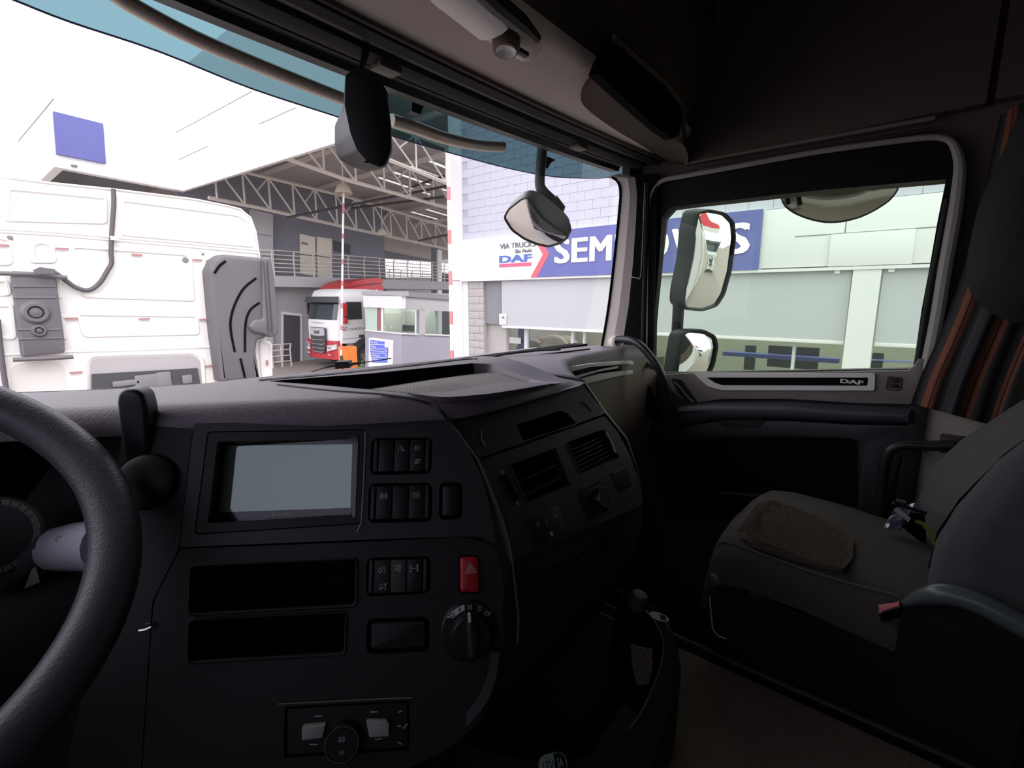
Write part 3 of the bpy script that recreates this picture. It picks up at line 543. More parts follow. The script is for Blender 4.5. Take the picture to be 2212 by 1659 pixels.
for ch, x0, y0, x1, y1, mt in (('R', 1345, 840, 1382, 900, BLK), ('N', 1470, 808, 1525, 870, GPRINT), ('D', 1615, 825, 1660, 888, GPRINT)):
    a, b = pc(x0, y0), pc(x1, y1); mm = M(); text(mm, ch, DP, a[0], a[1], b[0], b[1], ext=.0003, w=.0020); part('lettering', mm, mt, rk)
for x0, y0, mt, sg in ((1255, 948, BLK, -1), (1735, 925, GPRINT, 1)):
    a = pc(x0, y0); mm = M(); icon(mm, Fr(DP.p(*a, 0), DP.a*sg, DP.b, DP.n), 'turt', 0, 0, .0055, .0022); part('symbol', mm, mt, rk)
# climate control panel
ck = lambda x, y: DP.px(380+x*.2622, 1400+y*.2622, -.004)
mm = M(); mm.prism(fl_(DP, inset(cl, .003), -.009), DP.n*.005); ca = part('climate_panel', mm, BLK, lp)
for P in ([(1045, 640), (1060, 620), (1245, 605), (1215, 720), (1045, 745)], [(1570, 580), (1740, 578), (1762, 610), (1758, 710), (1595, 720)]):
    mm = M(); cushion(mm, DP, rounded([ck(*p) for p in P], .002, 3), -.005, .0035, .002, 3); part('climate_key', mm, mat('pale_key', (.36, .38, .34), .5), ca, 'pale grey rocker key')
kc = ck(1378, 745); mm = M(); mm.lathe([(0, .012), (.016, .012), (.0185, .009), (.0190, -.005)], DP.p(*kc, 0), DP.n, 30); kn = part('climate_knob', mm, BLK, ca)
mm = M(); mm.lathe([(.0172, .010), (.0172, .0128), (.0188, .0128), (.0192, .009)], DP.p(*kc, 0), DP.n, 36); part('chrome_ring', mm, CHROME, kn, 'thin chrome ring')
mm = M(); icon(mm, DP, 'c', kc[0], kc[1]-.005, .003, .0121); icon(mm, DP, 'c', kc[0], kc[1]+.008, .002, .0121); part('symbol', mm, GPRINT, kn, stuff=True)
mm = M(); [line(mm, DP, ck(*a), ck(*b), .0012, -.003) for a, b in (((1140, 558), (1205, 556)), ((1600, 524), (1665, 522)), ((1100, 790), (1170, 790)), ((1640, 750), (1700, 742)), ((1830, 530), (1860, 512)), ((1825, 640), (1855, 638)), ((1870, 660), (1908, 620)), ((1828, 768), (1860, 790)))]; part('symbol', mm, GPRINT, ca, stuff=True)
seam([(600, 1521), (750, 1513), (890, 1507)], mt=TAUPE, r=.0008, par=lp, nm='highlight_edge')
mm = M(); mm.tube([DP.p(*DP.px(x, y), .004) for x, y in [(304, 1360), (318, 1358), (331, 1352), (328, 1346), (318, 1347)]], .0016, 6); part('key_ring', mm, CHROME, db)
# cluster side panel left of the seam + column cover
mm = M(); lft = [DP.px(x, y) for x, y in [(266, 897), (415, 916), (384, 1184), (326, 1300), (296, 1740), (120, 1740), (215, 1330), (240, 1100)]]; mm.prism(fl_(DP, lft, -.003), -DP.n*.02); part('cluster_panel', mm, DGREY2, db)
mm = M(); mm.prism([DP.p(-.75, -.14, -.20), DP.p(-.20, -.14, -.20), DP.p(-.20, .45, -.20), DP.p(-.75, .45, -.20)], -DP.n*.02); part('cluster_back', mm, BLK, db)
# instrument gauge behind the wheel
gf = Fr(at(-16, 1160, .62), (.93, -.37, 0), (-.12, -.3, -.94), V((-.12, -.3, -.94)).cross(V((.93, -.37, 0))))
mm = M(); mm.lathe([(.040, 0), (.040, .004), (.047, .004), (.050, 0)], gf.o, gf.n, 40); gg = part('gauge', mm, mat('gauge_ring', (.20, .20, .16), .5), db, 'speedometer ring')
mm = M()
for i in range(28): a = radians(i*360/28); line(mm, gf, (.0405*cos(a), .0405*sin(a)), (.0465*cos(a), .0465*sin(a)), .0009, .0045)
part('gauge_ticks', mm, DGREY2, gg); mm = M(); mm.lathe([(0, .001), (.040, .001)], gf.o, gf.n, 36); part('gauge_face', mm, BLK, gg)

# --- passenger side of the console (faces the rear)
FX = V((1, 0, 0))
def ffr(y0, z0, y1, z1): d = V((0, y1-y0, z1-z0)).normalized(); return Fr((.6, y0, z0), FX, d, d.cross(FX))
PF1 = ffr(.493, 2.432, .449, 2.378); PF2 = ffr(.449, 2.378, .387, 2.267); PF3 = ffr(.387, 2.267, .350, 2.163)
prof = [(.497, 2.436), (.449, 2.378), (.416, 2.324), (.387, 2.267), (.369, 2.214), (.352, 2.163), (.352, 2.10), (.39, 2.02), (.46, 1.95), (.50, 1.87)]
xl = [.463, .481, .483, .478, .462, .446, .43, .40, .38, .37]; xr = [.834, .838, .868, .862, .850, .81, .74, .70, .66, .62]
mm = M(); pr = rounded([PF1.px(x, y) for x, y in [(972, 912), (1257, 829), (1308, 893), (1035, 990)]], .003); pk = rounded([PF1.px(x, y) for x, y in [(1115, 918), (1210, 887), (1226, 893), (1248, 917), (1130, 952)]], .004)
mm.holed(fl_(PF1, pr), [fl_(PF1, pk)], -PF1.n*.01); pu = part('storage_facia', mm, DGREY, db, smooth=30)
mm = M(); mm.grid([fl_(PF1, pk, 0), fl_(PF1, pk, -.05)], True); mm.prism(fl_(PF1, pk, -.05), -PF1.n*.002); part('storage_slot', mm, VOID, pu)
for px in ([(1040, 930), (1039, 945), (1044, 958), (1048, 965)], [(1255, 868), (1266, 874), (1278, 888)]):
    mm = M(); mm.tube([PF1.p(*PF1.px(x, y), .001) for x, y in px], .0012, 6); part('finger_grip', mm, TAUPE, pu)
pp = lambda x, y: (940+x*.27723, 740+y*.27723)
P2 = rounded([PF2.px(x, y) for x, y in [(1037, 996), (1306, 899), (1336, 935), (1362, 985), (1386, 1060), (1388, 1092), (1112, 1208), (1080, 1110)]], .006)
vl = rounded([PF2.px(*pp(x, y)) for x, y in [(590, 962), (935, 828), (1050, 1098), (712, 1230)]], .003); vr = rounded([PF2.px(*pp(x, y)) for x, y in [(1030, 785), (1310, 682), (1425, 890), (1125, 1012)]], .003)
rs = rounded([PF2.px(*pp(x, y)) for x, y in [(1100, 1165), (1290, 1085), (1352, 1300), (1180, 1392)]], .003); hs = rounded([PF2.px(*pp(x, y)) for x, y in [(1365, 1020), (1480, 962), (1535, 1110), (1425, 1175)]], .003)
sr = rounded([PF2.px(*pp(x, y)) for x, y in [(700, 1382), (955, 1265), (1035, 1480), (785, 1600)]], .005)
mm = M(); mm.holed(fl_(PF2, P2), [fl_(PF2, q) for q in (vl, vr, rs, hs)], -PF2.n*.012); pm = part('passenger_facia', mm, DGREY, db, smooth=30)
for P, d, nm in ((vl, -.03, 'recess'), (vr, -.03, 'recess'), (rs, -.006, 'recess'), (hs, -.006, 'recess')):
    mm = M(); mm.grid([fl_(PF2, P, 0), fl_(PF2, P, d)], True); mm.prism(fl_(PF2, P, d), -PF2.n*.002); part(nm, mm, VOID, pm)
def vanes(P, n, par, w0=-.004):
    us = [p[0] for p in P]; vs = [p[1] for p in P]; 
    for i in range(n):
        v = lerp(min(vs), max(vs), (i+1)/(n+1)); m_ = M(); m_.prism([PF2.p(min(us)+.006, v, w0-.012), PF2.p(max(us)-.006, v, w0-.012), PF2.p(max(us)-.006, v+.005, w0), PF2.p(min(us)+.006, v+.005, w0)], PF2.b*.0015); part('vane', m_, BLK, par)
fr_ = M(); fr_.grid([fl_(PF2, inset(vr, -.002), 0), fl_(PF2, inset(vr, -.001), .002), fl_(PF2, vr, 0)], True); av = part('air_vent', fr_, DGREY2, db, 'air vent'); vanes(vr, 7, av)
mm = M(); mm.tube([PF2.p(*PF2.px(*pp(x, y)), .002) for x, y in [(1325, 700), (1370, 780), (1400, 860)]], .002, 6); part('vent_thumbwheel', mm, GPRINT, av)
fr_ = M(); fr_.grid([fl_(PF2, inset(vl, -.002), 0), fl_(PF2, inset(vl, -.001), .002), fl_(PF2, vl, 0)], True); av2 = part('air_vent', fr_, DGREY2, db, 'closed dark air vent'); vanes(vl, 2, av2, -.002)
mm = M(); mm.tube([PF2.p(*PF2.px(*pp(x, y)), .0012) for x, y in [(528, 1030), (570, 1110), (630, 1225)]], .0035, 8); part('vent_slider', mm, VOID, av2)
mm = M(); [ringp(mm, PF2, *PF2.px(*pp(x, y)), .0022, .0012, .001) for x, y in ((524, 1015), (640, 1252))]; part('symbol', mm, GPRINT, av2, stuff=True)
mm = M(); cushion(mm, PF2, inset(rs, .002), -.006, .001, .001); rr2 = part('heater_panel', mm, BLK, pm)
rc = PF2.px(*pp(1282, 1215)); mm = M(); mm.lathe([(0, .012), (.016, .012), (.018, .009), (.0182, 0)], PF2.p(*rc, 0), PF2.n, 28); part('heater_knob', mm, BLK, rr2)
mm = M(); mm.lathe([(.0165, .010), (.0165, .0126), (.0180, .0126), (.0182, .010)], PF2.p(*rc, 0), PF2.n, 32); part('chrome_ring', mm, mat('dull_ring', (.35, .35, .34), .3, metal=1), rr2)
mm = M(); cushion(mm, PF2, inset(hs, .002), -.006, .002, .002); hc = part('small_lid', mm, DGREY2, pm)
mm = M(); mm.tube([PF2.p(*PF2.px(*pp(x, y)), .003) for x, y in [(1378, 1022), (1475, 972)]], .0022, 6); part('lid_edge', mm, TAUPE, hc)
q3 = PF2; mm = M(); cushion(mm, PF2, sr, -.002, .0015, .0012); sp_ = part('switch_plate', mm, BLK, db)
for kind, x, y, c_ in (('unlock', 860, 1390, .0042), ('beam', 928, 1345, .004), ('c', 795, 1415, .003), ('lock', 897, 1485, .0045)):
    mm = M(); a = PF2.px(*pp(x, y)); icon(mm, PF2, kind, a[0], a[1], c_, .0018); part('symbol', mm, GPRINT if kind != 'lock' else WPRINT, sp_)
# lower curved body of the console
rows = []
for i in range(3, len(prof)):
    y, z = prof[i]; rows.append([(lerp(xl[i]-.03 if i > 3 else xl[i]-.0, xr[i], t), y, z) for t in [k/8 for k in range(9)]])
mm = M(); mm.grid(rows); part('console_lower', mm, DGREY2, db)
# right side cheek of the console
rows = [[(xr[i], prof[i][0], prof[i][1]), (xr[i]+.012, prof[i][0]+.004, prof[i][1]), (xr[i]+.022, prof[i][0]+.02, prof[i][1]), (xr[i]+.03, prof[i][0]+.08, prof[i][1]), (xr[i]+.06, .85, prof[i][1])] for i in range(len(prof))]
mm = M(); mm.grid(rows); part('console_cheek', mm, mat('cheek', (.040, .036, .036), .5, spec=.4), db)
for px in ([(1170, 1236), (1250, 1205), (1330, 1140), (1376, 1102)], [(1168, 1380), (1166, 1260), (1178, 1240), (1260, 1195), (1350, 1140)]):
    mm = M(); mm.tube([PF3.p(*PF3.px(x, y), .001) for x, y in px], .0016, 6); part('seam', mm, VOID, db)
mm = M(); mm.box(PF3.p(*PF3.px(1305, 1180), 0)-V((.004, .004, .03)), PF3.p(*PF3.px(1305, 1180), 0)+V((.004, .003, .008))); part('latch', mm, VOID, db)
# ridge between the two faces
rd = [DP.p(*DP.px(x, y), .001) for x, y in [(968, 903), (1000, 945), (1032, 990), (1062, 1060), (1085, 1120), (1102, 1180), (1112, 1260), (1120, 1330), (1118, 1390)]]
mm = M(); mm.tube(rd, .0028, 8); part('ridge', mm, DGREY, db)
seam([(966, 904), (990, 928), (1036, 992)], w=.003, par=db)
# --- far dash: behind the console towards the door
ol = [(.86, .50), (.96, .60), (1.10, .700), (1.20, .728), (1.36, .728), (1.50, .715), (1.57, .700), (1.60, .695), (1.64, .70), (1.64, .86), (1.4, .90), (1.1, .93), (.86, .93)]
part('passenger_pad', slab(ol, .026, 2.437, .05), PAD, db, smooth=60)
YF = .722
fy = lambda X: YF if X < 1.5 else YF-.010-(X-1.5)*.35
FF = Fr((1.3, YF, 2.3), FX, (0, .06, -1), V((0, .06, -1)).cross(FX))
mm = M(); rows = [[(x, fy(x)+dy, z) for x in (.86, 1.0, 1.2, 1.35, 1.5, 1.58, 1.64)] for z, dy in ((2.40, -.008), (2.33, -.003), (2.2, .0), (2.1, .02), (2.0, .06), (1.9, .10), (1.5, .12))]; mm.grid(rows); fd = part('far_facia', mm, BROWN, db, 'brown-grey passenger facia')
FS = Fr(FF.p(0, 0, .006), FF.a, FF.b, FF.n)
so2 = rounded([FS.px(x, y) for x, y in [(1185, 801), (1204, 796), (1271, 785), (1357, 778), (1371, 783), (1388, 802), (1321, 814), (1260, 829), (1190, 848)]], .006); si2 = rounded([FS.px(x, y) for x, y in [(1195, 811), (1225, 803), (1271, 792), (1354, 785), (1363, 787), (1377, 797), (1296, 807), (1245, 820), (1196, 834)]], .004)
mm = M(); mm.holed(fl_(FS, so2), [fl_(FS, si2)], FS.n*.006); ts = part('trim_frame', mm, SILVER, fd, 'silver trim frame')
mm = M(); mm.prism(fl_(FS, si2), FS.n*.001); part('trim_inlay', mm, PIANO, fd, 'gloss black inlay')
mm = M(); mm.prism(FS.quadpx([(1215, 819), (1300, 797), (1334, 791), (1335, 795), (1290, 803), (1222, 824)], .002), FS.n*.001); part('inlay_highlight', mm, SILVER, fd)
mm = M(); mm.tube([FS.p(*FS.px(x, y), .000) for x, y in [(1360, 808), (1386, 870), (1396, 920), (1397, 960)]], .002, 6); part('seam', mm, VOID, fd)
mm = M(); mm.prism([onX(x, y, 1.575) for x, y in [(1372, 812), (1388, 806), (1410, 850), (1425, 905), (1405, 905)]], (0, .01, 0)); part('side_vent', mm, VOID, fd)
for k in range(4):
    mm = M(); x0 = 1384+k*6; mm.tube([onX(x0, 776+k*3, 1.56), onX(x0+16, 796+k*2, 1.56)], .0022, 6); part('grille_bar', mm, BLK, fd)
mm = M(); mm.box((.3, 1.0, 1.3), (1.7, 1.06, 2.42)); struct('wall_front', mm, VOID)
mm = M(); mm.box((-.58, .99, 1.3), (.32, 1.07, 2.42)); struct('trim_12', mm, VOID)

# ------------------------------------------------------------------ storage bin on the tunnel
cb = thing('storage_bin', 'black rounded storage bin with raised rim on the tunnel', 'bin', (.62, .45, 1.87))
outer = [(1335, 1276, .86), (1385, 1290, .85), (1425, 1318, .83), (1452, 1362, .81), (1464, 1415, .79), (1455, 1500, .755), (1432, 1580, .725), (1405, 1660, .69), (1370, 1740, .665), (1250, 1790, .64), (1080, 1770, .62), (980, 1690, .62)]
inner = [(1345, 1285, .865), (1385, 1310, .855), (1412, 1338, .84), (1432, 1380, .815), (1430, 1425, .79), (1408, 1490, .765), (1370, 1560, .735), (1310, 1615, .71), (1230, 1640, .69), (1130, 1640, .67), (1040, 1620, .655), (985, 1590, .645)]
oc_ = curve_pts([at(*p) for p in outer], 4); ic_ = curve_pts([at(*p) for p in inner], 4)
mm = M(); mm.grid([[V((p.x+.012, p.y, 1.872)) for p in oc_], [V((p.x+.008, p.y-.004, p.z-.03)) for p in oc_], oc_, [lerp(a, b, .5)+V((0, 0, .008)) for a, b in zip(oc_, ic_)], ic_]); part('rim', mm, DGREY2, cb)
mm = M(); mm.grid([ic_, [V((p.x-.008, p.y+.008, p.z-.035)) for p in ic_], [V((p.x-.02, p.y+.02, 1.875)) for p in ic_]]); part('inner_wall', mm, VOID, cb)
mm = M(); mm.tube(ic_[:26], .0012, 6); part('rim_edge', mm, mat('edge_grey', (.22, .21, .2), .3, metal=.4), cb)
mm = M(); a = at(1378, 1296, .845); mm.lathe([(.0, .014), (.012, .013), (.0165, .008), (.017, -.012)], a, (.05, -.2, 1), 20); part('round_knob', mm, mat('knob_grey', (.035, .033, .03), .6), cb)
n_ = (EYE-at(1424, 1332, .825)).normalized(); LF = Fr(at(1424, 1332, .818), V((.4, -.9, -.15)), V((-.3, -.35, -.75)), V((-.3, -.35, -.75)).cross(V((.4, -.9, -.15))))
mm = M(); mm.prism(fl_(LF, [(.016*cos(a)*1.0, .0065*sin(a)) for a in [2*pi*i/20 for i in range(20)]]), LF.n*.0008); lb = part('oval_label', mm, GREENW, cb, 'pale oval label')
mm = M(); mm.prism(fl_(LF, rrect(.001, -.004, .011, .004, .002), .0009), LF.n*.0004); part('label_print', mm, BLK, lb)
LG = Fr(at(1194, 1652, .66), (.78, -.6, 0), (-.3, -.4, -.55), V((-.3, -.4, -.55)).cross(V((.78, -.6, 0))))
mm = M(); mm.prism(fl_(LG, rrect(-.020, -.013, .020, .013, .012)), LG.n*.002); l2 = part('power_socket_label', mm, mat('mint_label', (.25, .33, .28), .6), cb, 'pale green socket label reading 12V')
mm = M(); text(mm, '12V', LG, -.014, -.006, .001, .004, ext=.0004, w=.002); part('lettering', mm, BLK, l2)
mm = M(); text(mm, '5A', LG, .006, -.006, .014, .004, ext=.0004, w=.0025); part('lettering', mm, GREENW, l2)
mm = M(); mm.prism(fl_(LG, [(.003, -.012), (.012, -.012), (.018, -.006), (.018, .006), (.012, .012), (.001, .012)], .002), LG.n*.0005); part('label_half', mm, BLK, l2)
mt = mat('perforated_sheet', (.20, .15, .12), .7); nt = mt.node_tree; b_ = nt.nodes['Principled BSDF']; vo = nt.nodes.new('ShaderNodeTexVoronoi'); vo.inputs['Scale'].default_value = 330; tcn = nt.nodes.new('ShaderNodeTexCoord'); vo.inputs['Randomness'].default_value = .15
cr_ = nt.nodes.new('ShaderNodeValToRGB'); cr_.color_ramp.elements[0].position = .42; cr_.color_ramp.elements[1].position = .5; cr_.color_ramp.elements[0].color = (.01, .01, .01, 1); cr_.color_ramp.elements[1].color = (.22, .17, .14, 1)
nt.links.new(tcn.outputs['Object'], vo.inputs['Vector']); nt.links.new(vo.outputs['Distance'], cr_.inputs[0]); nt.links.new(cr_.outputs[0], b_.inputs['Base Color'])
mm = M(); g = [[at(1362, 1390, .83), at(1385, 1396, .815), at(1410, 1402, .80)], [at(1366, 1440, .81), at(1388, 1445, .79), at(1410, 1440, .77)], [at(1374, 1480, .79), at(1390, 1480, .77), at(1402, 1476, .755)]]; mm.grid(g); part('perforated_panel', mm, mt, cb)
mm = M(); mm.prism([(.40, .33, 1.874), (.92, .33, 1.874), (.92, .80, 1.874), (.40, .80, 1.874)], (0, 0, .004)); part('bin_floor', mm, VOID, cb)
# lighter sweep of the dash foot
mm = M(); A_ = [(1098, 1410, .60), (1090, 1470, .60), (1062, 1540, .60), (1000, 1600, .60), (900, 1650, .60), (760, 1690, .6)]; B_ = [(1060, 1410, .60), (1052, 1460, .60), (1030, 1510, .60), (980, 1565, .60), (890, 1610, .60), (760, 1650, .6)]
mm.grid([curve_pts([at(x, y, d+.03) for x, y, d in A_]), curve_pts([at((x+x2)/2, (y+y2)/2, d-.004) for (x, y, d), (x2, y2, _) in zip(A_, B_)]), curve_pts([at(*p) for p in B_])]); part('foot_sweep', mm, DGREY, db)

# ------------------------------------------------------------------ steering wheel
WC = V((-.1185, .6496, 2.3844)); wt = .8786; wn_ = V((0, -cos(wt), sin(wt))); wu = V((1, 0, 0)); wv = V((0, sin(wt), cos(wt)))
stw = thing('steering_wheel', 'dark grey leather rimmed steering wheel at the left edge', 'steering wheel', (WC.x, WC.y, 1.4))
rows = []
for i in range(97):
    a = 2*pi*i/96; c = wu*cos(a)+wv*sin(a); rows.append([WC+c*.225+(c*cos(t)*.0225+wn_*sin(t)*.0205) for t in [2*pi*k/16 for k in range(16)]])
mm = M(); mm.grid(rows, True); part('rim', mm, LEATH, stw)
mm = M(); mm.lathe([(0, -.03), (.07, -.035), (.085, -.06), (.07, -.09)], WC, wn_, 30); part('hub', mm, BLK, stw)
for a in (270,):
    c = wu*cos(radians(a))+wv*sin(radians(a)); mm = M(); mm.tube([WC+c*.06-wn_*.05, WC+c*.15-wn_*.03, WC+c*.222], [.022, .018, .012], 10, flat=.5); part('spoke', mm, BLK, stw)
mm = M(); mm.tube([WC-wn_*.08, WC-wn_*.5], .04, 16); cs = single('steering_column', mm, BLK, 'black steering column behind the wheel', 'column')
sk = thing('column_stalk', 'grey control stalk with white tip seen through the wheel', 'stalk', at(-60, 1320, .66))
mm = M(); mm.tube([at(-60, 1290, .66), at(0, 1258, .65), at(70, 1215, .64), at(128, 1178, .63)], [.012, .014, .018, .026], 14); part('arm', mm, mat('stalk', (.075, .07, .085), .5), sk)
mm = M(); mm.tube([at(124, 1185, .632), at(165, 1180, .622), at(235, 1176, .605)], [.027, .030, .032], 18); part('tip', mm, mat('stalk_tip', (.70, .67, .78), .5), sk, 'pale tip with wiper symbols')
mm = M(); F3 = Fr(at(145, 1168, .596), (.8, -.58, .12), (-.3, -.3, -.9), V((-.3, -.3, -.9)).cross(V((.8, -.58, .12)))); ringp(mm, F3, .004, -.006, .004, .001, .001); ringp(mm, F3, -.009, -.004, .003, .001, .001); part('symbol', mm, MIDG, sk, stuff=True)
mm = M(); mm.prism([at(x, y, .612) for x, y in [(52, 1273), (68, 1232), (76, 1224), (80, 1235), (86, 1258)]], wn_*.001); part('wedge_mark', mm, GREENW, sk, 'pale green wedge mark')

# ------------------------------------------------------------------ upright arm beside the wheel
ph = thing('parking_brake_lever', 'black upright lever with rounded top in front of the dash edge', 'lever', at(310, 1085, .66))
mm = M(); A_ = [(259, 864), (262, 846), (275, 838), (300, 838), (318, 850), (326, 880), (330, 960), (332, 1010), (335, 1060), (285, 1070), (275, 1000), (266, 920)]
P = [at(x, y, .60+(y-840)*.0001) for x, y in A_]; 
FL = Fr(at(300, 950, .60), (.8, -.6, 0), (0, 0, -1), (-.6, -.8, 0)); P = rounded([FL.px(x, y) for x, y in A_], .006, 3); cushion(mm, FL, P, -.018, .010, .006, 3); part('arm', mm, mat('lever_black', (.014, .016, .022), .4), ph)
mm = M(); c = DP.px(318, 1040); mm.lathe([(0, .012), (.022, .011), (.031, .007), (.034, .0), (.034, -.02)], DP.p(*c, .0), DP.n, 30); part('boss', mm, BLK, ph)
mm = M(); mm.tube([at(268, 1010, .615), at(262, 1020, .615), at(268, 1032, .615)], .005, 8); part('side_button', mm, MIDG, ph)

# ------------------------------------------------------------------ passenger seat
st = thing('passenger_seat', 'dark fabric passenger seat with brown ribbed knit insert', 'seat', (1.22, .05, 1.36))
# cushion: cross sections from front to rear
def sect(y, zt, zb, x0=.975, x1=1.475, crown=.012):
    zb = zt-.085; xs = [0, 0, .02, .07, .14, .3, .5, .7, .86, .95, 1, 1]; zs = [zb, zt-.065, zt-.028, zt-.004, zt+.004, zt+.002+crown*.3, zt+crown*.3, zt-.004, zt-.018, zt-.045, zt-.08, zb]
    return [(lerp(x0, x1, a), y, b) for a, b in zip(xs, zs)]
rows = [[(x, .262, z) for x, _, z in sect(0, 2.02, 1.93, .985, 1.46)], sect(.280, 2.045, 1.90, .978), sect(.272, 2.085, 1.90), sect(.245, 2.108, 1.90), sect(.19, 2.116, 1.90), sect(.10, 2.112, 1.90), sect(0, 2.100, 1.90), sect(-.1, 2.090, 1.90), sect(-.25, 2.085, 1.90)]
mm = M(); mm.grid(rows); cush = part('seat_cushion', mm, FAB, st, smooth=70)
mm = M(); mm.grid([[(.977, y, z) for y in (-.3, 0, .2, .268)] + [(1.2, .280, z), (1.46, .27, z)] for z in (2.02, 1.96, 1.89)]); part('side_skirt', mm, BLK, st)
# knit insert lying on the cushion
def seatz(x, y):
    t = (x-.975)/.5; base = 2.085+(y+.25)*.062 if y < .25 else 2.112-(y-.25)*1.3
    if y > .19: base = min(base, 2.116-(y-.19)**2*6)
    return base+.004-.09*max(0, t-.8)**1.3-.5*max(0, .06-t)
def onseat(px, py):
    z = 2.11
    for _ in range(12): p = onZ(px, py, z); z = lerp(z, seatz(p.x, p.y)+.004, .6)
    return (p.x, p.y)
ipx = rounded([onseat(x, y) for x, y in [(1556, 1160), (1586, 1118), (1640, 1087), (1700, 1092), (1790, 1128), (1846, 1170), (1844, 1210), (1824, 1236), (1700, 1204), (1620, 1176)]], .012, 3)
c0 = sum((V(p) for p in ipx), V((0, 0)))/len(ipx)
rows = [[(lambda q: (q.x, q.y, seatz(q.x, q.y)+(.0005 if k == 0 else .008)))(c0+(V(p)-c0)*f) for p in ipx] for k, f in enumerate((1.0, .985, .93, .8, .6, .4, .2, .01))]
mm = M(); mm.grid(rows, True); part('seat_insert', mm, INS, st, 'brown ribbed knit insert', smooth=70)
mm = M()
for i in range(46):                                                    # knitted ribs of the insert
    x = .985+i*.0105; seg = [y for y in [(-.1+.008*j) for j in range(50)] if inside((x, y), inset(ipx, .006))]
    if len(seg) > 2: mm.add([(x+dx, y, seatz(x, y)+.0075+dz) for y in seg for dx, dz in ((-.002, 0), (0, .0022), (.002, 0))], [(3*j, 3*j+1, 3*j+4, 3*j+3) for j in range(len(seg)-1)]+[(3*j+1, 3*j+2, 3*j+5, 3*j+4) for j in range(len(seg)-1)])
part('insert_ribs', mm, INS, st, stuff=True)
mm = M(); mm.tube(curve_pts([onX(x, y, .974) for x, y in [(1548, 1180), (1570, 1172), (1640, 1196), (1740, 1232), (1840, 1262), (1940, 1288)]]), .003, 6); part('piping', mm, FABB, cush)
mm = M(); mm.box((.985, -.3, 1.60), (1.46, .235, 1.93), .03); part('seat_box', mm, BLK, st)
mm = M(); mm.box((1.0, -.34, 1.36), (1.44, .20, 1.62), .02); part('pedestal', mm, VOID, st)
mm = M(); mm.tube([onX(x, y, .976) for x, y in [(1533, 1290), (1536, 1330), (1540, 1360), (1552, 1374), (1570, 1380)]], .0018, 6); part('height_lever', mm, SILVER, st, 'thin bright release bar')
mm = M(); c = onX(1548, 1245, .985); mm.lathe([(0, .012), (.010, .010), (.012, 0)], c, (-.8, .3, -.3), 14); part('side_cap', mm, MIDG, st)
# backrest
def brow(z, fn, ff, w=0):
    xs = [.99, .978, .984, 1.01, 1.05, 1.11, 1.20, 1.30, 1.37, 1.42, 1.455, 1.475, 1.46]; ys = [-.16, -.05, -.012, 0, -.006, -.04, -.055, -.045, -.012, 0, -.004, -.05, -.16]
    return [(x, lerp(fn, ff, i/12)+y*(1-w), z+(.03*(i/12))) for i, (x, y) in enumerate(zip(xs, ys))]
rows = [brow(2.02, -.085, -.035), brow(2.07, -.078, -.04), brow(2.13, -.070, -.055), brow(2.20, -.066, -.075), brow(2.265, -.074, -.120), brow(2.35, -.096, -.20), brow(2.44, -.145, -.285), brow(2.55, -.22, -.36, .2), brow(2.70, -.30, -.42, .4), brow(2.85, -.37, -.46, .7)]
mm = M(); mm.grid(rows); mm.prism([rows[-1][i] for i in range(13)], (0, -.05, -.02)); br_ = part('backrest', mm, FABB, st, smooth=70)
mm = M(); mm.grid([[r[0], (1.05, r[0][1]-.04, r[0][2]), (1.40, r[-1][1]-.04, r[-1][2]), r[-1]] for r in rows]); part('backrest_rear', mm, BLK, st)
mm = M(); rr_ = [[V(p)+V((0, .004, 0)) for p in r[4:9]] for r in rows[2:]]; mm.grid(rr_); part('backrest_insert', mm, mat('insert_back', (.095, .085, .08), .95, spec=.1, bump=1, scale=600), st, 'lighter woven centre', smooth=70)
# recliner cover and belt buckle by the near side
mm = M(); rp_ = curve_pts([onX(x, y, X) for x, y, X in [(1948, 1308, .962), (1985, 1292, .950), (2035, 1284, .942), (2095, 1296, .938), (2160, 1326, .934), (2260, 1380, .93)]], 5); mm.tube(rp_, [.004+.012*min(1, i/9) for i in range(len(rp_))], 14); part('recliner_cover', mm, mat('blue_grey_cover', (.075, .09, .10), .35), st, 'blue-grey rounded recliner cover')
mm = M(); mm.grid([[V((.958, p.y, p.z+.004)) for p in rp_], [V((.958, p.y, 1.88)) for p in rp_]]); part('darkening_sheet', mm, BLK, st)  # black sheet added to darken the area below the recliner
bk = thing('belt_buckle', 'belt buckle with faded red button beside the seat cushion', 'buckle', at(1918, 1335, .80))
BF = Fr(at(1919, 1313, .79), V((.0, -1, .17)), V((-.55, -.1, -.6)), V((-.55, -.1, -.6)).cross(V((0, -1, .17)))); BF.n = -BF.n if BF.n.dot(EYE-BF.o) < 0 else BF.n
bp_ = rounded([BF.px(x, y) for x, y in [(1893, 1304), (1944, 1296), (1950, 1312), (1898, 1328)]], .003); mm = M(); cushion(mm, BF, bp_, -.05, 0, .003); part('housing', mm, BLK, bk)
mm = M(); cushion(mm, BF, inset(bp_, .0028), 0, .002, .001); part('button', mm, mat('belt_red', (.70, .17, .17), .5), bk, 'faded red button')

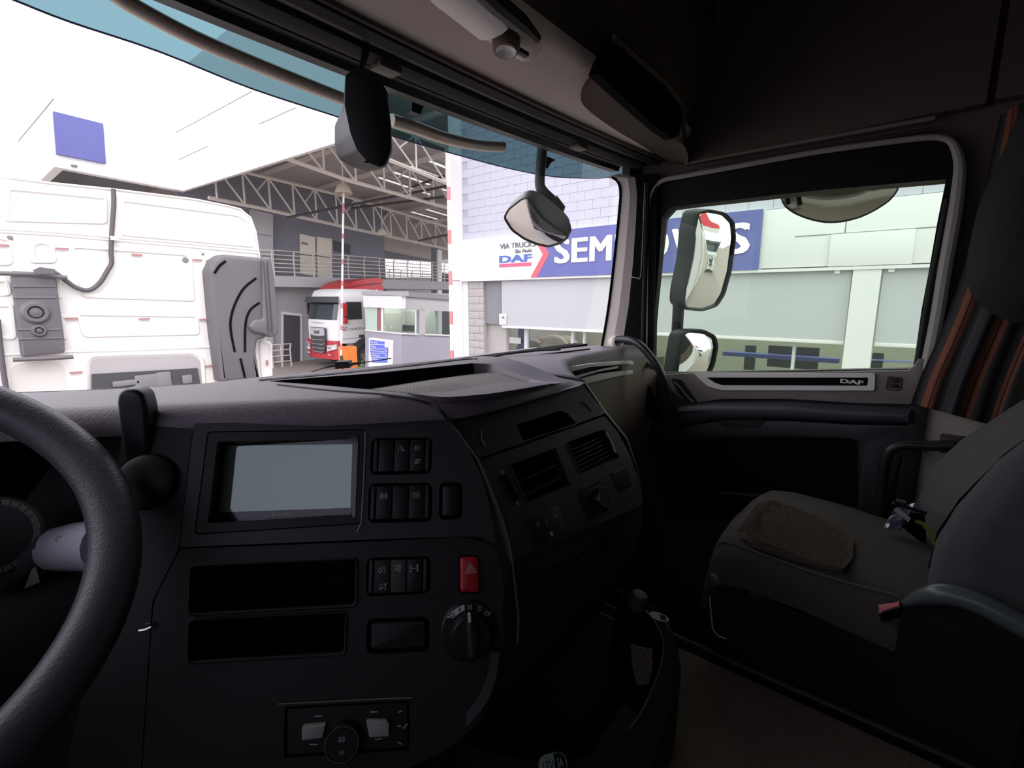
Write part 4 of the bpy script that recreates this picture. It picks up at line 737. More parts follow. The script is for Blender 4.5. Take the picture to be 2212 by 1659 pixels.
# packet, pen and lanyard wedged at the back of the seat
pkt = thing('plastic_packet', 'crumpled clear plastic packet with papers wedged beside the seat back', 'packet', at(1955, 1140, 1.045))
mm = M(); g = []
for i in range(7):
    row = []
    for j in range(6):
        x = lerp(lerp(1932, 1998, i/6), lerp(1908, 1965, i/6), j/5); y = lerp(lerp(1098, 1080, i/6), lerp(1140, 1148, i/6), j/5); row.append(at(x, y, 1.045+.008*random.uniform(-1, 1)))
    g.append(row)
mm.grid(g); part('wrapper', mm, mat('crumpled_plastic', (.30, .31, .36), .2, spec=.9), pkt, smooth=0)
mm = M(); mm.prism([at(x, y, 1.022) for x, y in [(1930, 1102), (1962, 1128), (1968, 1120), (1938, 1096)]], (-.001, 0, .001)); part('paper_slip', mm, mat('paper', (.62, .62, .72), .6), pkt, 'pale paper edge')
mm = M(); mm.prism([at(x, y, 1.028) for x, y in [(1948, 1138), (1972, 1108), (1998, 1112), (2002, 1180), (1975, 1160)]], (.004, .002, 0)); part('dark_pouch', mm, VOID, pkt)
pn = thing('pen', 'dark pen with silver tip lying across the plastic packet', 'pen', at(1960, 1098, 1.012))
mm = M(); mm.tube([at(1930, 1086, 1.012), at(1960, 1096, 1.012), at(2000, 1108, 1.012)], .0035, 8); part('barrel', mm, BLK, pn)
mm = M(); mm.tube([at(1938, 1080, 1.005), at(1954, 1084, 1.005)], .0035, 8); part('clip', mm, CHROME, pn)
mm = M(); g = [(1975, 1128), (1990, 1134), (2002, 1148), (2012, 1162), (2018, 1178)]; mm.grid([[at(x, y, 1.018) for x, y in g], [at(x+9-abs(i-2)*2, y-6, 1.017) for i, (x, y) in enumerate(g)]]); mm.tube([at(2016, 1172, 1.018), at(2020, 1184, 1.018), at(2014, 1182, 1.018)], .0015, 6)
single('lanyard', mm, mat('lime_ribbon', (.30, .36, .06), .7), 'lime green ribbon loop on the seat below the packet', 'ribbon')

# ------------------------------------------------------------------ curtain
cm = mat('striped_curtain', (.05, .05, .05), .9, spec=.1); nt = cm.node_tree; b_ = nt.nodes['Principled BSDF']; uvn = nt.nodes.new('ShaderNodeUVMap'); sp3 = nt.nodes.new('ShaderNodeSeparateXYZ'); rmp = nt.nodes.new('ShaderNodeValToRGB')
nt.links.new(uvn.outputs[0], sp3.inputs[0]); nt.links.new(sp3.outputs[0], rmp.inputs[0]); nt.links.new(rmp.outputs[0], b_.inputs['Base Color']); rmp.color_ramp.interpolation = 'CONSTANT'
grey = (.040, .038, .041, 1); rust = (.165, .062, .038, 1); dk = (.035, .02, .018, 1); lt = (.085, .08, .08, 1)
stops = [(0, grey), (.10, rust), (.17, dk), (.19, rust), (.24, grey), (.33, lt), (.338, grey), (.42, lt), (.427, grey), (.50, rust), (.57, dk), (.59, rust), (.65, grey), (.72, lt), (.728, grey), (.80, lt), (.807, grey), (.86, rust), (.90, dk), (.915, rust), (.95, grey)]
el = rmp.color_ramp.elements; el[0].position = 0; el[0].color = grey; el[1].position = .10; el[1].color = rust
for p, c in stops[2:]: e = el.new(p); e.color = c
lf = [(2160, 250), (2128, 400), (2098, 520), (2062, 640), (2022, 740), (1990, 810), (1968, 872)]; rt_ = [(2330, 150), (2330, 330), (2320, 470), (2290, 600), (2240, 720), (2195, 830), (2163, 924)]
rows = []
L_ = curve_pts([V((*p, 0)) for p in lf], 5); R_ = curve_pts([V((*p, 0)) for p in rt_], 5)
for i, (a, b) in enumerate(zip(L_, R_)):
    row = []
    for j in range(49):
        t = j/48; p = lerp(a, b, t); k = i/(len(L_)-1)
        row.append(onX(p.x, p.y, 1.53+.009*sin(t*24+.8*sin(k*3))*(.4+.6*k)+.012*sin(t*7+2)))
    rows.append(row)
mm = M(); mm.grid(rows, uv=True); single('curtain', mm, cm, 'tied back curtain with rust and grey stripes at the right', 'curtain', smooth=80)
mm = M(); bl = curve_pts([V((x, y, 0)) for x, y in [(2205, 235), (2165, 330), (2120, 430), (2096, 520), (2088, 580), (2098, 635), (2130, 668), (2170, 690), (2215, 700), (2290, 700)]], 5)
mm.grid([[onX(lerp(a.x, 2300, t), lerp(a.y, 440, t), 1.49-.09*sin(pi/2*min(1, t*2.2))) for t in (0, .04, .1, .2, .35, .6, 1)] for a in bl]); single('curtain_bundle', mm, mat('dark_cloth', (.012, .011, .011), .9), 'dark gathered cloth hanging in front of the striped curtain', 'cloth', smooth=80)

# ------------------------------------------------------------------ things hung inside the windshield
hm = thing('camera_housing', 'black box housing hanging from the header inside the windshield', 'camera', onY(785, 365, .74))
HF = Fr(onY(790, 255, .74), V((.78, -.62, 0)), V((.05, .02, -1)), V((.05, .02, -1)).cross(V((.78, -.62, 0)))); HF.n = -HF.n if HF.n.dot(EYE-HF.o) < 0 else HF.n
fp = rounded([HF.px(x, y) for x, y in [(765, 150), (790, 153), (828, 180), (838, 196), (839, 225), (844, 270), (844, 325), (832, 355), (818, 362), (790, 352), (768, 325), (755, 290), (744, 232), (748, 165)]], .004, 3)
bp2 = [(px_, py_) for px_, py_ in [(765, 150), (790, 153), (828, 180), (838, 196), (839, 225), (844, 270), (844, 325), (832, 355), (818, 362), (790, 352), (768, 325), (755, 290), (744, 232), (748, 165)]]
mm = M(); k_ = len(fp); front = [HF.p(*p, .0) for p in fp]; body = [HF.p(p[0], p[1], -.006) for p in inset(fp, -.001)]
bk2 = rounded([HF.px(x, y, 0) for x, y in [(750, 152), (775, 152), (800, 170), (812, 200), (812, 225), (820, 270), (820, 320), (806, 352), (790, 360), (752, 350), (722, 332), (714, 300), (715, 255), (738, 215)]], .004, 3)
mm.grid([front, body, [HF.p(*p, -.045) for p in bk2], [HF.p(*p, -.055) for p in inset(bk2, .012)]], True); kk = len(mm.v); T = tessellate_polygon([[HF.p(*p, -.055) for p in inset(bk2, .012)]]); n0 = kk-k_; mm.f += [tuple(n0+i for i in t) for t in T]
part('shell', mm, mat('housing_black', (.055, .042, .045), .45, spec=.4), hm)
mm = M(); cushion(mm, HF, fp, -.001, .005, .004); part('face_plate', mm, BLK, hm, 'flat black face')
mm = M(); mm.tube([onY(774, 165, .755), onY(783, 140, .765), onY(790, 112, .79), onY(780, 95, .83)], [.005, .005, .007, .010], 8); part('stem', mm, BLK, hm)
mm = M(); a = HF.px(789, 351); mm.box(HF.p(*a, .003)-V((.003, .002, .001)), HF.p(*a, .003)+V((.003, .002, .001))); part('slot', mm, VOID, hm)
def hook(px, lab, sc=1):
    Y = wsY(1.0, 3.0, .12); mm = M(); mm.prism([onY(x, y, Y) for x, y in px], (0, .02, 0)); single('visor_bracket', mm, BLK, lab, 'bracket', 'brackets of the tinted visor')
hook([(898, 205), (912, 203), (938, 215), (918, 225), (908, 247), (890, 240), (890, 218)], 'black visor bracket right of the hanging housing')
hook([(1175, 335), (1200, 345), (1190, 352), (1183, 364), (1172, 356), (1176, 345)], 'small black visor bracket behind the front mirror arm')

# device on the dash with two cables
dv = thing('cable_module', 'small black module with two thin cables on the rear dash edge', 'module', at(740, 797, .98))
mm = M(); a = at(740, 788, .98); DF = Fr(a, (.8, -.6, 0), (0, 0, -1), (-.6, -.8, 0)); q = DF.quadpx([(724, 782), (753, 781), (756, 795), (724, 797)]); mm.prism(q, (.02, .02, 0)); part('box', mm, BLK, dv)
mm = M(); mm.tube([at(x, y, .98) for x, y in [(725, 789), (712, 791), (695, 796), (668, 805)]], [.003, .003, .0012, .0012], 6); part('cable', mm, BLK, dv)
mm = M(); mm.tube([at(x, y, .98) for x, y in [(755, 787), (770, 785), (790, 782), (822, 778), (845, 774)]], [.003, .003, .0010, .001, .0014], 6); part('cable', mm, BLK, dv)

# ------------------------------------------------------------------ OUTSIDE, ON THIS TRUCK
# tinted visor
vs = thing('sun_visor', 'blue-green tinted translucent visor outside above the windshield', 'visor', (.55, 1.1, 3.02))
def vY(x): return 1.125-.11*((x-XC)/1.1)**2
lowpx = [(-60, -34), (30, 0), (150, 47), (345, 112), (545, 192), (740, 256), (860, 298), (1000, 338), (1100, 364), (1190, 381), (1260, 385), (1310, 384), (1345, 376)]
rows = []
lowp = []
for x, y in lowpx:
    Y = 1.1
    for _ in range(6): p = onY(x, y, Y); Y = vY(p.x)
    lowp.append(onY(x, y, Y))
lowp = curve_pts(lowp, 4)
mm = M(); mm.grid([[p for p in lowp], [V((p.x, p.y-.004, p.z+.05)) for p in lowp], [V((p.x, p.y-.02, p.z+.12)) for p in lowp], [V((p.x, p.y-.06, p.z+.24)) for p in lowp], [V((p.x, p.y-.12, p.z+.36)) for p in lowp]])
part('tinted_panel', mm, VIS, vs, smooth=80)
mm = M(); mm.tube(lowp, .0018, 6); part('panel_edge', mm, mat('visor_edge', (.12, .12, .28), .3), vs)
BR = mat('reflection_tone', (.62, .56, .45), .35, metal=.35)  # golden reflection band at the visor, put in as pale metallic tubes
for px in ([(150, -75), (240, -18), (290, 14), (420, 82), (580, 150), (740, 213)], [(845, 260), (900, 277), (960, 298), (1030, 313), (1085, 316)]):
    mm = M(); pp_ = curve_pts([onY(x, y, .985) for x, y in px]); mm.tube(pp_, .0125 if px[0][0] < 500 else .015, 12); part('reflection_bar', mm, BR, vs, 'pale bar standing in for a reflection')
mm = M(); mm.grid([[(x, vY(x)+.10, 3.26), (x, vY(x)+.06, 3.22)] for x in (-.5, 0, .5, 1)]); 
# wipers
def wiper(lab, A, B):
    w = thing('wiper', lab, 'wiper', B[0])
    mm = M(); mm.tube(curve_pts(A), .0032, 6); part('arm', mm, DARKG, w); mm = M(); mm.tube(curve_pts(B), .0026, 6); part('blade', mm, RUB, w)
wiper('black wiper reaching to the right windshield pillar', [at(1020, 783, 1.35), at(1085, 766, 1.39), at(1150, 758, 1.43), at(1210, 755, 1.47)], [at(1030, 784, 1.36), at(1100, 773, 1.40), at(1180, 765, 1.45), at(1274, 754, 1.52)])
wiper('grey wiper lying in front of the white cab at the left', [at(20, 850, 1.15), at(150, 846, 1.16), at(270, 840, 1.17), at(420, 832, 1.18)], [at(60, 857, 1.12), at(230, 846, 1.14), at(420, 832, 1.16), at(560, 823, 1.18)])
mm = M(); mm.box((-.55, 1.08, 2.20), (1.6, 1.20, 2.405), .03); struct('trim_13', mm, mat('cowl', (.22, .215, .24), .5))

# front mirror on its arm
fm = thing('front_mirror', 'small wide-angle front mirror hanging on a curved black arm', 'mirror', onY(1160, 530, 1.15))
def mirror_frame(px, D, r):
    c = at(*px, D); d = (c-EYE).normalized(); r = V(r).normalized(); n = (r-d).normalized(); e1 = n.cross(V((0, 0, 1))).normalized(); e2 = e1.cross(n)*-1
    e2 = n.cross(e1).normalized(); return Fr(c, e1, e2, n)
MF = mirror_frame((1155, 480), 1.62, (-.35, .35, -.85))
gpx = [(1090, 470), (1100, 452), (1128, 430), (1140, 428), (1152, 445), (1172, 472), (1200, 492), (1222, 505), (1226, 512), (1212, 524), (1186, 532), (1160, 527), (1132, 515), (1106, 496)]
gl = rounded([MF.px(x, y) for x, y in gpx], .01, 2)
mm = M(); mm.dome(fl_(MF, gl), MF.n, .022, 8); part('mirror_glass', mm, MIRR, fm)
bo = rounded([MF.px(x, y) for x, y in [(1087, 470), (1098, 448), (1128, 424), (1142, 421), (1165, 430), (1195, 455), (1222, 480), (1229, 504), (1229, 514), (1214, 527), (1186, 535), (1158, 530), (1130, 518), (1104, 498)]], .01, 2)
mm = M(); mm.grid([fl_(MF, gl, -.001), fl_(MF, inset(gl, -.004), .003), fl_(MF, inset(gl, -.005), -.004), fl_(MF, inset(bo, .000), -.03), fl_(MF, inset(bo, .02), -.06), fl_(MF, inset(bo, .05), -.075)], True); part('housing', mm, mat('mirror_back', (.17, .19, .17), .4), fm, 'grey-green housing')
mm = M(); mm.grid([fl_(MF, inset(gl, -.0045), .002), fl_(MF, inset(gl, -.001), .004), fl_(MF, inset(gl, .002), .001)], True); part('glass_rim', mm, BLK, fm)
mm = M(); mm.tube(curve_pts([at(1172, 310, 1.56), at(1169, 350, 1.57), at(1166, 395, 1.585), at(1172, 412, 1.59), at(1190, 430, 1.60), at(1200, 440, 1.61)]), .0165, 12); part('arm', mm, DARKG, fm)
mm = M(); mm.tube([at(1190, 434, 1.60), at(1202, 450, 1.61), at(1196, 474, 1.63)], [.026, .030, .026], 14); part('joint', mm, DARKG, fm, 'dark swivel joint')

# door mirrors
def dmirror(par, F, glass, shell_back, curv, depth, inb):
    sh_ = V(F.px(glass[0][0]-inb[0], glass[0][1], -depth))-V(F.px(*glass[0])); g = rounded([F.px(x, y) for x, y in glass], .012, 3)
    mm = M(); mm.dome(fl_(F, g), F.n, curv, 10); part('mirror_glass', mm, MIRR, par)
    mm = M(); mm.grid([fl_(F, g, -.002), fl_(F, g, .008), fl_(F, inset(g, -.008), .010), fl_(F, inset(g, -.012), -.005), fl_(F, [(u+sh_.x*.8, v+sh_.y*.8) for u, v in inset(g, -.014)], -depth*.7), fl_(F, [(u+sh_.x, v+sh_.y) for u, v in inset(g, .02)], -depth)], True)
    k = len(mm.v)-len(g); mm.f += [tuple(k+i for i in t) for t in tessellate_polygon([[V((*p, 0)) for p in inset(g, .02)]])]
    part('housing', mm, mat('mirror_shell', (.012, .014, .015), .5, spec=.25), par)
sm = thing('door_mirror', 'tall main door mirror seen through the passenger window', 'mirror', onX(1500, 670, 2.05))
AF = mirror_frame((1525, 560), 1.98, (.20, -1, -.13))
dmirror(sm, AF, [(1508, 462), (1530, 458), (1562, 464), (1580, 482), (1583, 515), (1574, 585), (1560, 635), (1545, 658), (1518, 667), (1484, 664), (1477, 655), (1480, 625), (1494, 560), (1500, 500)], None, .012, .13, (40, 0))
mm = M(); mm.tube([onX(1466, 655, 2.04), onX(1462, 730, 2.04)], .024, 10); part('mirror_arm', mm, RUB, sm)
wm = thing('wide_angle_mirror', 'smaller wide-angle mirror below the main door mirror', 'mirror', onX(1500, 810, 2.05))
BF2 = mirror_frame((1505, 760), 1.95, (.28, -1, -.17))
dmirror(wm, BF2, [(1476, 722), (1490, 716), (1520, 718), (1540, 728), (1545, 748), (1538, 785), (1525, 815), (1500, 822), (1460, 822), (1466, 780)], None, .024, .12, (36, 0))
mm = M(); mm.tube([onX(1452, 800, 2.02), onX(1432, 815, 1.9), onX(1415, 830, 1.75)], .02, 8); part('mounting_arm', mm, DARKG, wm)
# kerb mirror above the door, seen from below
km = thing('kerb_mirror', 'round kerb mirror seen from below above the passenger window', 'mirror', onX(1815, 480, 1.95))
kc_ = onX(1812, 385, 1.93); KF = Fr(kc_, (0, -1, 0), (.62, 0, -.78), V((.62, 0, -.78)).cross(V((0, -1, 0)))); KF.n = -KF.n if KF.n.dot(EYE-kc_) < 0 else KF.n
bt = [(1684, 400), (1686, 428), (1694, 446), (1716, 462), (1750, 475), (1785, 482), (1820, 480), (1860, 470), (1896, 452), (1925, 432), (1940, 412), (1945, 392), (1925, 350), (1860, 320), (1780, 318), (1710, 345)]
kp = rounded([KF.px(x, y) for x, y in bt], .02, 2)
mm = M(); mm.grid([fl_(KF, inset(kp, .004), 0), fl_(KF, kp, .003), fl_(KF, inset(kp, -.002), -.006), fl_(KF, inset(kp, .03), -.05), fl_(KF, inset(kp, .08), -.075)], True); part('housing', mm, DARKG, km)
mm = M(); mm.dome(fl_(KF, inset(kp, .004)), KF.n, .02, 8); part('mirror_glass', mm, mat('reflection_tinted_mirror', (.30, .29, .25), .12, metal=.9), km, 'mirror glass with a brown-grey reflection in its colour')  # ground reflection put into the glass as a brown-grey colour
mm = M(); mm.tube(curve_pts([onX(x, y, 1.90) for x, y in [(1722, 412), (1740, 424), (1790, 430), (1850, 422), (1890, 404)]]), .004, 8); part('bracket', mm, mat('pale_bar', (.5, .5, .45), .5), km)
mm = M(); mm.tube([onX(1712, 330, 1.90), (1.80, onX(1712, 330, 1.9).y, 3.12), (1.70, onX(1712, 330, 1.9).y, 3.2)], .02, 8); part('mounting_arm', mm, BLK, km)
for a, b in (((1697, 404), (1702, 442)), ((1722, 412), (1728, 444))):
    mm = M(); mm.tube([onX(*a, 1.905), onX(*b, 1.905)], .008, 6); part('bracket_leg', mm, BLK, km)
# the outside of this cab and its box body (seen in the mirrors)
own = thing('own_truck_body', 'white outer side of this truck reflected in the door mirrors', 'truck', (.6, -4, G))
mm = M(); mm.box((1.72, -1.9, .55), (1.74, -.12, 3.9)); mm.box((1.72, -.12, .55), (1.74, .85, 2.30)); part('cab_side', mm, WHITE, own)
mm = M(); mm.box((-.6, -13, .9), (1.74, -2.3, 3.6)); part('cargo_box', mm, WHITE, own); mm = M(); mm.box((1.745, -13, .95), (1.76, -2.3, 1.1)); part('side_rail', mm, DARKG, own)
mm = M(); mm.box((-.7, -1.95, 3.95), (1.76, .9, 4.05)); part('roof_skin', mm, WHITE, own)
for y in (-3.2, -10.5, -11.8):
    mm = M(); mm.lathe([(0, -.15), (.45, -.15), (.5, -.1), (.5, .1), (.45, .15), (0, .15)], (1.5, y, G+.5), (1, 0, 0), 24); part('wheel', mm, TYRE, own)

# ================================================================== THE YARD
mm = M(); mm.box((-60, -60, G-.1), (80, 80, G)); struct('ground', mm, GROUND, 'brown-grey paved yard')

# ------------------------------------------------------------------ white cab ahead, seen from behind
Y0 = 6.35
wc = thing('white_cab', 'white truck cab parked ahead seen from behind with black air intake', 'truck', (1.6, Y0+1, G))
CF = Fr((1.5, Y0, 2.5), (1, 0, 0), (0, 0, -1), (0, -1, 0))
cpx = [(-30, 381), (25, 386), (110, 397), (250, 411), (420, 432), (490, 446), (518, 453), (537, 467), (549, 492), (556, 540), (563, 600), (576, 740), (592, 828), (597, 960), (-40, 980)]
P = [CF.px(x, y) for x, y in cpx]
mm = M(); k = len(P); mm.grid([fl_(CF, inset(P, .03), .012), fl_(CF, inset(P, .006), .006), fl_(CF, P, -.03), fl_(CF, P, -1.9)], True); mm.prism(fl_(CF, inset(P, .03), .012), CF.n*-.01); part('cab_shell', mm, WHITEM, wc, smooth=50)
def bead(px, r=.014, closed=True, mt=WHITEM, nm='pressed_panel', w=.012):
    q = rounded([CF.px(x, y) for x, y in px], .05, 4); 
    mm = M(); 
    if closed: mm.grid([fl_(CF, q, w), fl_(CF, inset(q, r*.7), w+r), fl_(CF, inset(q, r*2), w+r*1.1), fl_(CF, inset(q, r*2.8), w+r*.2), fl_(CF, inset(q, r*3.2), w)], True); mm.prism(fl_(CF, inset(q, r*3), w+r*.15), CF.n*-.004)
    return part(nm, mm, mt, wc)
for px in ([(150, 528), (400, 546), (415, 560), (421, 652), (176, 644), (163, 600)], [(160, 674), (427, 679), (432, 724), (178, 730)], [(-20, 505), (25, 515), (28, 525), (30, 575), (-20, 575)], [(65, 524), (90, 518), (118, 530), (125, 570), (60, 570)], [(436, 556), (470, 556), (455, 660), (445, 650)], [(118, 600), (132, 602), (132, 645), (122, 648)], [(125, 678), (142, 680), (146, 735), (134, 735)], [(-20, 600), (20, 602), (28, 640), (-20, 642)], [(-20, 655), (30, 655), (38, 735), (-20, 735)], [(10, 402), (232, 424), (232, 486), (5, 480)], [(258, 428), (515, 462), (540, 480), (550, 536), (258, 510)], [(557, 735), (586, 738), (588, 818), (562, 818)]):
    bead(px)
# seams
for px in ([(-20, 500), (120, 508), (250, 520), (400, 533), (560, 548)], [(-20, 494), (120, 502), (250, 514), (400, 526), (558, 541)], [(-20, 768), (150, 760), (300, 756), (450, 750), (470, 750)], [(-20, 380), (25, 385), (110, 396), (250, 410), (420, 431), (490, 445), (518, 452), (540, 470), (551, 500), (560, 560)]):
    mm = M(); mm.tube([CF.p(*CF.px(x, y), .012) for x, y in px], .011, 6); part('seam_bead', mm, WHITEM, wc)
rq = rounded([CF.px(x, y) for x, y in [(193, 790), (200, 775), (415, 768), (432, 778), (437, 860), (196, 870)]], .05)
mm = M(); mm.grid([fl_(CF, inset(rq, -.05), .012), fl_(CF, inset(rq, -.03), .03), fl_(CF, rq, .012)], True); part('recess_frame', mm, WHITEM, wc)
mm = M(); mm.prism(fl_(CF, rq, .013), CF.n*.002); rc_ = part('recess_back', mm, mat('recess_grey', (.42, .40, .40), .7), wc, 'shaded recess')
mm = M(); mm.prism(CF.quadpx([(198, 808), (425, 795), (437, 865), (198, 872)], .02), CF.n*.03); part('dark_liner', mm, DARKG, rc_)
for a, w_, h in (((312, 822), .10, .07), ((350, 820), .07, .09), ((270, 826), .12, .03), ((400, 818), .05, .05)):
    c = CF.p(*CF.px(*a), .06); mm = M(); mm.box(c-V((w_, .02, h)), c+V((w_, .02, h)), .02); part('bracket', mm, MIDG, rc_)
mm = M(); mm.prism(fl_(CF, rounded([CF.px(x, y) for x, y in [(22, 795), (40, 784), (125, 780), (140, 795), (146, 850), (22, 862)]], .06), .013), CF.n*.002); part('storage_recess', mm, mat('recess_cream', (.66, .64, .60), .7), wc)
RM = mat('mark_red', (.42, .22, .22), .6)
for x, y, v in ((133, 538, 0), (294, 551, 0), (424, 562, 0), (153, 688, 0), (310, 689, 0), (439, 690, 0), (163, 804, 0), (450, 790, 0), (575, 783, 1), (2, 530, 0)):
    c = CF.p(*CF.px(x, y), .032); s2 = V((.012, .004, .034)) if v else V((.048, .004, .009)); mm = M(); mm.box(c-s2, c+s2); part('red_marker', mm, RM, wc)
for x, y, r in ((21, 514, .02), (399, 562, .028), (437, 549, .012)):
    mm = M(); mm.lathe([(0, .03), (r, .028), (r*1.1, .01)], CF.p(*CF.px(x, y), 0), CF.n, 12); part('plug', mm, MIDG, wc)
def ctube(px, r, w, mt, nm, n=8): mm = M(); mm.tube(curve_pts([CF.p(*CF.px(x, y, w), w) for x, y in px], 5), r, n); return part(nm, mm, mt, wc)
HOSE = mat('hose', (.10, .09, .10), .6)
ctube([(245, 408), (246, 440), (243, 480), (241, 515), (240, 545), (241, 568), (232, 585), (218, 608), (200, 624), (183, 627), (162, 620), (142, 606), (120, 590), (105, 584)], .021, .06, HOSE, 'cable_conduit')
c = CF.p(*CF.px(242, 516), .06); mm = M(); mm.box(c-V((.03, .03, .02)), c+V((.03, .03, .02))); part('conduit_clip', mm, WHITEM, wc)
ctube([(-5, 690), (2, 760), (10, 820), (18, 862)], .02, .06, HOSE, 'cable_conduit')
dp_ = rounded([CF.px(x, y) for x, y in [(20, 586), (114, 590), (122, 640), (135, 735), (136, 760), (44, 770), (32, 680)]], .02)
mm = M(); cushion(mm, CF, dp_, .0, .12, .02); du = part('access_cover', mm, PIPE, wc, 'ribbed grey-black cover')
for px in ([(-20, 590), (60, 592), (145, 600)], [(28, 777), (90, 775), (158, 771)], [(26, 619), (118, 619)], [(28, 643), (122, 643)], [(36, 712), (130, 712)], [(40, 733), (134, 730)]):
    mm = M(); mm.tube([CF.p(*CF.px(x, y, .12), .12) for x, y in px], .022 if len(px) > 2 else .010, 6); part('rib', mm, PIPE, du)
for x, y, r in ((77, 675, .11), (84, 714, .06)):
    mm = M(); mm.lathe([(r*.5, .02), (r*.55, .035), (r*.75, .035), (r, .0)], CF.p(*CF.px(x, y, .12), .12), CF.n, 22); mm.lathe([(0, .03), (r*.4, .02), (r*.5, 0)], CF.p(*CF.px(x, y, .12), .12), CF.n, 16); part('round_boss', mm, PIPE, du)
mm = M(); mm.prism(CF.quadpx([(70, 584), (85, 577), (118, 582), (118, 592), (80, 592)], .16), CF.n*.03); part('loose_cap', mm, PIPE, du)
ip = rounded([CF.px(x, y, .2) for x, y in [(450, 585), (460, 560), (480, 549), (562, 556), (570, 562), (575, 730), (556, 735), (553, 760), (563, 822), (476, 826), (462, 720)]], .03)
mm = M(); cushion(mm, CF, ip, .0, .22, .05, 3); it = part('air_intake', mm, PIPE, wc, 'tall grey-black air intake duct')
ip2 = rounded([CF.px(x, y, .2) for x, y in [(563, 556), (581, 556), (588, 600), (598, 700), (596, 723), (580, 729), (566, 722), (540, 716), (532, 705), (545, 690), (563, 690)]], .03)
mm = M(); cushion(mm, CF, ip2, -.1, .27, .03, 3); part('intake_snorkel', mm, PIPE, it)
for px in ([(487, 564), (474, 574), (463, 590)], [(553, 601), (527, 622), (508, 655), (498, 690), (499, 720), (507, 760)], [(560, 654), (540, 670), (530, 700), (529, 760)], [(519, 774), (524, 795), (529, 816)]):
    mm = M(); mm.tube(curve_pts([CF.p(*CF.px(x, y, .22), .222) for x, y in px], 4), .014, 6); part('intake_groove', mm, VOID, it)
for x in (572, 580):
    mm = M(); mm.tube([CF.p(*CF.px(x-4, 565, .27), .28), CF.p(*CF.px(x+8, 720, .27), .28)], .007, 5); part('snorkel_seam', mm, DARKG, it)
for sx in (.75, 2.45):
    mm = M(); mm.lathe([(0, -.15), (.4, -.15), (.5, -.1), (.5, .1), (.4, .15), (0, .15)], (sx, 8.2, G+.5), (1, 0, 0), 24); part('wheel', mm, TYRE, wc)

# ------------------------------------------------------------------ canopy with white fascia
cn = thing('canopy', 'large white canopy fascia across the yard', 'canopy', (7.1, 20, G))
C0 = onZ(395, 412, 6.6); YA = C0.y; XB = C0.x
mm = M(); a = onY(118, 360, YA); mm.prism([a, C0, (XB, YA, 10.5), (a.x, YA, 10.5)], (0, .35, 0)); part('front_fascia', mm, WHITE, cn)
mm = M(); q = onX(740, 305, XB); mm.prism([C0+V((0, .35, 0)), (XB, 10.6, q.z), (XB, 10.6, 10.5), (XB, YA+.35, 10.5)], (.12, 0, 0)); part('side_fascia', mm, WHITE, cn)
mm = M(); mm.prism([(a.x, YA+.35, a.z), (a.x, YA+9, a.z-.1), (a.x, YA+9, 10.5), (a.x, YA+.35, 10.5)], (.25, 0, 0)); part('side_fascia', mm, WHITE, cn)
for (x0, y0), (x1, y1) in (((381, 286), (545, 197)), ((384, 346), (448, 316)), ((560, 268), (640, 232))):
    mm = M(); mm.tube([onX(x0, y0, XB)-V((.01, 0, 0)), onX(x1, y1, XB)-V((.01, 0, 0))], .012, 5); part('panel_joint', mm, LGREY, cn)
mm = M(); mm.tube([onX(40, 305, a.x)-V((.01, 0, 0)), onX(117, 213, a.x)-V((.01, 0, 0))], .02, 5); part('panel_joint', mm, LGREY, cn)
mm = M(); mm.prism([onY(x, y, YA-.12) for x, y in [(115, 240), (223, 267), (229, 353), (122, 332)]], (0, .1, 0)); single('canopy_sign', mm, BLUE, 'plain blue square sign on the white canopy fascia', 'sign')
mm = M(); mm.box((a.x+.3, YA+.4, 7.2), (XB+.2, 33, 7.3)); part('soffit', mm, DARKG, cn)
mm = M(); mm.prism([onY(x, y, 30) for x, y in [(100, 365), (470, 440), (470, 480), (100, 430)]], (0, .4, 0)); part('rear_beam', mm, STEEL, cn)
mm = M(); c = onY(160, 358, YA-.05); mm.box(c-V((.08, .05, .03)), c+V((.08, .05, .03)), .01); part('lamp', mm, MIDG, cn)
for x in (5, 9):
    mm = M(); mm.box((x, 29, G), (x+.4, 29.4, 7.2)); part('column', mm, STEEL, cn)

# ------------------------------------------------------------------ hangar
def rz(x, y): return 8.15-.085*(x-8)+.03*(20-y)
mm = M(); ny = 420; xs = [7.4, 9, 10.5, 12, 13.5, 15, 16.5, 18, 20, 24, 30]
P = []
for i in range(ny+1):
    y = 10.6+23.4*i/ny; dz = (0, .05, .05, 0)[i % 4]; P.append([(x, y, rz(x, y)+dz) for x in xs])
k0 = len(mm.v); n = len(xs); F_ = []; SK = []
for i in range(ny):
    for j in range(n-1):
        if (i//2) % 5 == 1 and ((j in (4, 5) and 60 < i < 150) or (j == 7 and 90 < i < 220)): SK.append((i, j)); continue
        F_.append((i*n+j, i*n+j+1, (i+1)*n+j+1, (i+1)*n+j))
mm.add([p for r in P for p in r], F_); rf = thing('hangar_roof', 'corrugated metal hangar roof with light streaks', 'roof', (15, 17, 7)); part('roof_sheet', mm, mat('roof_sheet', (.40, .385, .37), .7), rf, smooth=0)
mm = M(); [mm.add([P[i][j], P[i][j+1], P[i+1][j+1], P[i+1][j]], [(0, 1, 2, 3)]) for i, j in SK]; part('skylight_strips', mm, glass('skylight', (.40, .40, .38), .2), rf, stuff=True)
for k, x in enumerate((10.2, 12.6, 15, 17.4, 19.8)):
    mm = M(); mm.box((x, 10.7, rz(x, 17)-.32), (x+.12, 23.9, rz(x, 17)-.18)); part('purlin', mm, STEEL, rf)
mm = M(); mm.box((17.5, 33.3, 5.75), (40, 33.6, 8)); part('end_beam', mm, GWALL, rf)
